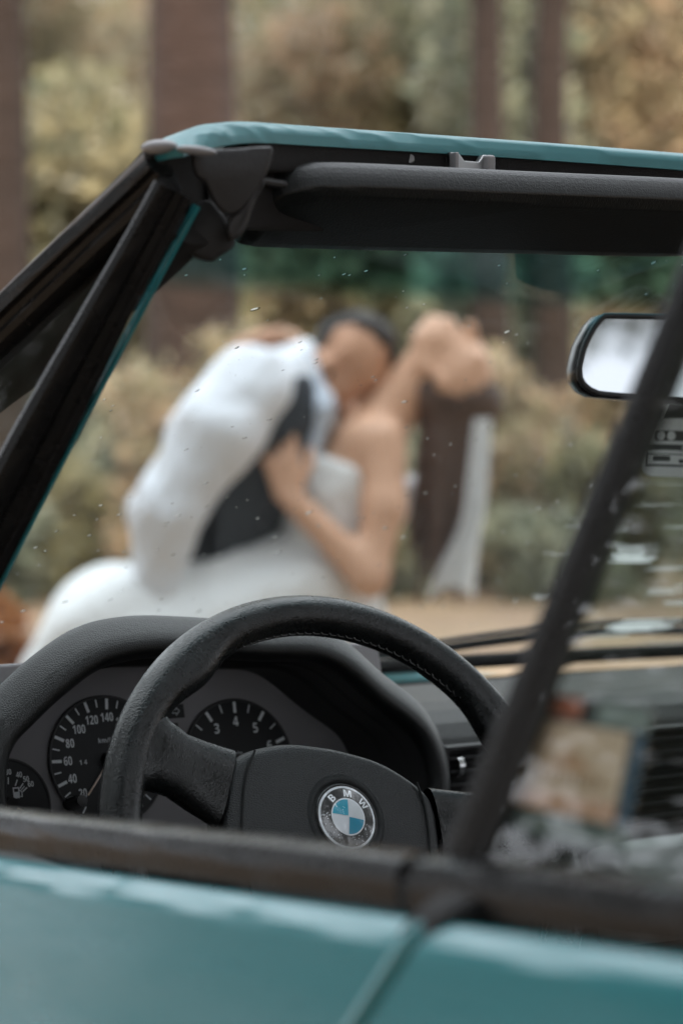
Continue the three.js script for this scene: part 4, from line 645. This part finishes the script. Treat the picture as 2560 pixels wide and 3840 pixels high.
Object.assign(M, {
  skinW: Ph({ color: rgb(0.66, 0.39, 0.255), map: skinTone, roughness: 0.5, sheen: 0.2, sheenColor: rgb(0.6, 0.4, 0.3) }), skinM: Ph({ color: rgb(0.58, 0.32, 0.2), map: skinTone, roughness: 0.55 }),
  shirt: S({ color: rgb(0.73, 0.76, 0.81), roughness: 0.85, bumpMap: clothBump, bumpScale: 0.008, side: THREE.DoubleSide }), waistcoat: S({ color: rgb(0.018, 0.024, 0.032), roughness: 0.8, bumpMap: clothBump, bumpScale: 0.01 }), trousers: S({ color: rgb(0.02, 0.024, 0.03), roughness: 0.85, bumpMap: clothBump, bumpScale: 0.015 }),
  dress: S({ color: rgb(0.76, 0.775, 0.78), roughness: 0.8, bumpMap: clothBump, bumpScale: 0.008 }), veil: Ph({ color: rgb(0.86, 0.88, 0.89), roughness: 1, transmission: 0.3, thickness: 0, side: THREE.DoubleSide }), tie: S({ color: rgb(0.5, 0.56, 0.65), roughness: 0.7 }),
  hair: S({ color: rgb(0.085, 0.047, 0.031), roughness: 0.5, bumpMap: barkBump, bumpScale: 0.004 }), hairM: S({ color: rgb(0.028, 0.02, 0.016), roughness: 0.6, bumpMap: barkBump, bumpScale: 0.004 }), shoe: S({ color: rgb(0.02, 0.015, 0.012), roughness: 0.3 }),
});
const spot = (o, x, z) => { o.position.set(1.797 + 0.829 * x - 0.559 * z, 0, -3.2 + 0.559 * x + 0.829 * z); o.rotation.y = -34 * D2R; return o; };
function person(label, bx, bz) { const p = group(numbered('person')); spot(p, bx, bz); tag(p, label, 'person'); const add = (n, geo, mat, par = p) => { geo.translate(-bx, 0, -bz); return mesh(n, geo, mat, par); }; return { p, add }; }
{ // the man: bent forward over her, near arm under her raised thigh
  const { p, add } = person('man in white shirt and dark waistcoat bending forward to kiss the bride\'s neck', -0.3, 0);
  const hd = head([0.018, 1.358, 0.01], [0.52, -0.84, 0.12], [0.84, 0.52, 0], 0.97);
  const nearArm = [C([-0.20, 1.30, 0.16], [-0.275, 1.20, 0.235], 0.078, 0.07), C([-0.275, 1.2, 0.235], [-0.38, 1.03, 0.26], 0.07, 0.052), C([-0.38, 1.03, 0.26], [-0.41, 0.79, 0.22], 0.052, 0.034)];
  const farArm = [C([-0.14, 1.31, -0.16], [-0.10, 1.25, -0.23], 0.07, 0.06), C([-0.10, 1.25, -0.23], [0.04, 1.03, -0.26], 0.058, 0.046), C([0.04, 1.03, -0.26], [0.19, 1.06, -0.10], 0.045, 0.03)];
  const torso = [C([-0.33, 0.90, 0], [-0.27, 1.05, 0], 0.125, 0.12, 1.25), C([-0.27, 1.05, 0], [-0.18, 1.24, 0], 0.12, 0.135, 1.3), C([-0.18, 1.25, 0.10], [-0.18, 1.25, -0.10], 0.10, 0.10)];
  const legs = [C([-0.33, 0.9, 0.09], [-0.26, 0.5, 0.13], 0.095, 0.065), C([-0.26, 0.5, 0.13], [-0.36, 0.1, 0.13], 0.062, 0.04), C([-0.33, 0.9, -0.09], [-0.16, 0.5, -0.12], 0.095, 0.065), C([-0.16, 0.5, -0.12], [-0.2, 0.1, -0.13], 0.062, 0.04)];
  const neck = [C([-0.12, 1.33, 0], [0.02, 1.372, 0.005], 0.062, 0.055)];
  const hn = hand([-0.41, 0.79, 0.22], [0.25, -0.8, -0.5], [0.9, 0.2, 0.3], [0.6, 0.3, -0.8], 0.35), hf = hand([0.19, 1.06, -0.10], [0.5, 0.55, 0.5], [-0.4, 0.8, -0.4], [-0.5, 0.1, 0.6], 0.25);
  const body = form([...torso, ...nearArm, ...farArm, ...legs, ...neck], 0.014, 0.035);
  const nearHand = form(hn, 0.004, 0.008), farHand = form(hf, 0.004, 0.008), hdG = form([...hd.prims, C([-0.05, 1.355, 0], hd.P(-0.02, -0.03, 0), 0.054, 0.05)], 0.005, 0.015);
  add('body', merged([body, nearHand, farHand, hdG]), M.skinM);
  const grow = (L, e) => L.map((q) => ({ ...q, r: q.r + e, s: (q.s ?? q.r) + e }));
  const shirtP = [...grow(nearArm, 0.022).map((q, i) => i === 2 ? { ...q, s: 0.046 } : q), ...grow(farArm, 0.018), ...grow(torso, 0.007), C([-0.135, 1.335, 0.06], [-0.075, 1.36, 0.0], 0.05, 0.058), C([-0.10, 1.34, 0.07], [-0.045, 1.27, 0.08], 0.035, 0.035)], shirtF = sdf(shirtP, 0.04);
  add('shirt', net((x, y, z) => shirtF(x, y, z) + 0.0032 * Math.sin(48 * (0.55 * x + y) + 4 * Math.sin(9 * x + 14 * z)) * Math.sin(9 * y - 7 * x + 1) + 0.001 * Math.sin(90 * x - 60 * y + 30 * z), 0.011, shirtP), M.shirt);
  add('waistcoat', form(grow(torso, 0.022), 0.012, 0.05, (x, y, z) => Math.max(y - 1.30 - 0.3 * (x + 0.2), 0.9 - y)), M.waistcoat);
  add('collar', form([C([-0.085, 1.365, 0.055], [-0.045, 1.255, 0.12], 0.026, 0.03), C([-0.045, 1.255, 0.12], [-0.075, 1.13, 0.14], 0.03, 0.017)], 0.007, 0.02), M.tie);
  add('trousers', form(grow([...legs, C([-0.33, 0.88, 0.06], [-0.33, 0.88, -0.06], 0.12, 0.12)], 0.02), 0.014, 0.05), M.trousers);
  for (const [x, z] of [[-0.36, 0.13], [-0.2, -0.13]]) add('shoe', form([C([x - 0.04, 0.055, z], [x + 0.06, 0.05, z], 0.05, 0.046), C([x + 0.06, 0.045, z], [x + 0.19, 0.035, z], 0.045, 0.034)], 0.01, 0.03), M.shoe);
  const f = sdf(hd.prims, 0.015), hp = [C(hd.P(-0.035, 0.05, 0), hd.P(-0.025, 0.05, 0), 0.069, 0.069), C(hd.P(-0.06, 0.0, 0), hd.P(-0.055, -0.03, 0), 0.05, 0.042), C(hd.P(0.03, 0.09, 0), hd.P(0.0, 0.09, 0), 0.026, 0.036)];
  add('hair', form(hp, 0.006, 0.03, (x, y, z) => -(f(x, y, z) - 0.001)), M.hairM);
  add('beard', form([C(hd.P(0.046, -0.085, 0), hd.P(0.01, -0.078, 0), 0.029, 0.035), C(hd.P(0.03, -0.08, 0.03), hd.P(-0.01, -0.045, 0.055), 0.018, 0.012)], 0.006, 0.02), M.hairM);
}
{ // the woman: leaning far back, face to the sky, near arm folded up against him
  const { p, add } = person('bride in white strapless dress leaning far back with long dark hair hanging', 0.0, 0);
  const hd = head([0.243, 1.345, 0.03], [0.66, 0.73, 0.2], [0.69, -0.72, 0], 1.08);
  const torso = [C([-0.05, 0.88, 0.02], [-0.02, 0.99, 0.02], 0.115, 0.095, 1.2), C([-0.02, 0.99, 0.02], [0.035, 1.13, 0.02], 0.095, 0.10, 1.25), C([0.06, 1.18, 0.10], [0.06, 1.18, -0.08], 0.062, 0.062)];
  const nearArm = [C([0.095, 1.185, 0.125], [0.095, 1.04, 0.17], 0.052, 0.045), C([0.095, 1.04, 0.17], [0.062, 0.885, 0.205], 0.045, 0.038), C([0.062, 0.885, 0.205], [-0.11, 1.06, 0.205], 0.040, 0.028)];
  const farArm = [C([0.06, 1.2, -0.12], [-0.02, 1.32, -0.2], 0.046, 0.04), C([-0.02, 1.32, -0.2], [-0.12, 1.415, -0.05], 0.038, 0.028)];
  const neck = [C([0.085, 1.21, 0.02], [0.185, 1.345, 0.03], 0.066, 0.055)];
  const legs = [C([-0.08, 0.84, 0.1], [-0.47, 0.74, 0.12], 0.09, 0.062), C([-0.47, 0.74, 0.12], [-0.40, 0.36, 0.16], 0.06, 0.036), C([-0.05, 0.86, -0.07], [0.02, 0.48, -0.08], 0.09, 0.06), C([0.02, 0.48, -0.08], [0.07, 0.08, -0.09], 0.055, 0.034), C([0.07, 0.07, -0.09], [-0.08, 0.035, -0.09], 0.036, 0.028), C([-0.40, 0.36, 0.16], [-0.46, 0.24, 0.16], 0.034, 0.026)];
  const body = form([...torso, ...nearArm, ...farArm, ...neck, ...legs], 0.013, 0.03);
  const hn = hand([-0.11, 1.06, 0.205], [-0.25, 1, -0.1], [0.9, 0.2, 0.1], [0.2, 0, -1], 0.18), hf = hand([-0.12, 1.415, -0.05], [-0.75, 0.02, 0.55], [0.5, 0.3, 0.8], [-0.3, -0.8, 0.2], 0.3);
  add('body', merged([body, form(hn, 0.004, 0.008), form(hf, 0.004, 0.008), form([...hd.prims, C([0.115, 1.25, 0.02], [0.2, 1.36, 0.03], 0.062, 0.056)], 0.005, 0.015)]), M.skinW);
  const bod = [C([-0.05, 0.88, 0.02], [-0.02, 0.99, 0.02], 0.13, 0.108, 1.2), C([-0.02, 0.99, 0.02], [0.015, 1.10, 0.02], 0.108, 0.115, 1.25), C([-0.045, 1.13, 0.09], [-0.035, 1.07, 0.10], 0.062, 0.068), C([-0.045, 1.13, -0.07], [-0.035, 1.07, -0.07], 0.062, 0.068)];
  add('bodice', form(bod, 0.011, 0.03, (x, y) => y - 1.155 + 0.35 * (x + 0.04)), M.dress);
  const skirt = [C([-0.08, 0.83, 0.08], [-0.46, 0.735, 0.15], 0.14, 0.18), C([-0.50, 0.7, 0.15], [-0.64, 0.25, 0.16], 0.18, 0.24), C([-0.06, 0.82, 0], [-0.02, 0.2, -0.05], 0.155, 0.3), C([-0.3, 0.72, 0.12], [-0.34, 0.22, 0.14], 0.17, 0.26)];
  const sf = sdf(skirt, 0.08); add('skirt', net((x, y, z) => Math.max(sf(x, y, z) + 0.010 * Math.sin(x * 38 + y * 9) * smooth(0.9, 0.5, y) + 0.006 * Math.sin(x * 21 - y * 32 + z * 17), 0.02 - y), 0.016, skirt, 0.06), M.dress);
  const f = sdf(hd.prims, 0.015), hp = [C(hd.P(-0.036, 0.03, 0), hd.P(-0.022, 0.052, 0), 0.09, 0.086), C(hd.P(-0.05, 0.01, 0), hd.P(-0.06, -0.035, 0), 0.07, 0.05), C(hd.P(-0.01, 0.10, 0), hd.P(-0.06, 0.09, 0), 0.05, 0.06), ...Array.from({ length: 12 }, (_, k) => { const t = k / 11, a = 0.3 - 0.1 * t, e = 0.285 - 0.115 * t + 0.012 * Math.sin(k * 5), zz = 0.03 + 0.035 * Math.sin(k * 2.3), y1 = 0.86 + 0.05 * Math.sin(k * 1.7) + (k === 0 || k === 11 ? 0.08 : 0); return [C([a, 1.32 - 0.04 * t, zz], [a - 0.012 + 0.008 * Math.sin(k * 3), 1.14, zz], 0.026, 0.022, 1, 0.012), C([a - 0.012 + 0.008 * Math.sin(k * 3), 1.14, zz], [e + 0.01, 1.0, zz], 0.022, 0.019, 1, 0.012), C([e + 0.01, 1.0, zz], [e, y1, zz + 0.01], 0.019, 0.006, 1, 0.01)]; }).flat(), C([0.27, 1.31, 0.03], [0.25, 1.2, 0.03], 0.055, 0.045)];
  add('hair', form(hp, 0.008, 0.03, (x, y, z) => -(f(x, y, z) - 0.001) + 0.0015 * Math.sin(x * 160 + y * 12)), M.hair);
  const vl = sheet((u, v) => { const a = (u - 0.5) * 2, y = lerp(1.235, 0.83 + 0.03 * Math.sin(u * 3.1), v), w = 0.019 + 0.007 * v + 0.026 * smooth(0.55, 1, v); return [lerp(0.316, 0.282, v) - 0.036 * smooth(0.45, 1, v) + a * w, y, 0.10 + 0.01 * Math.sin(a * 8 + v * 3) * (0.4 + v)]; }, 30, 24, { thick: 0.002 });
  add('veil', vl, M.veil);
}

scene.traverse((o) => { if (o.isMesh) { o.castShadow = true; o.receiveShadow = true; } });
renderer.render(scene, camera);
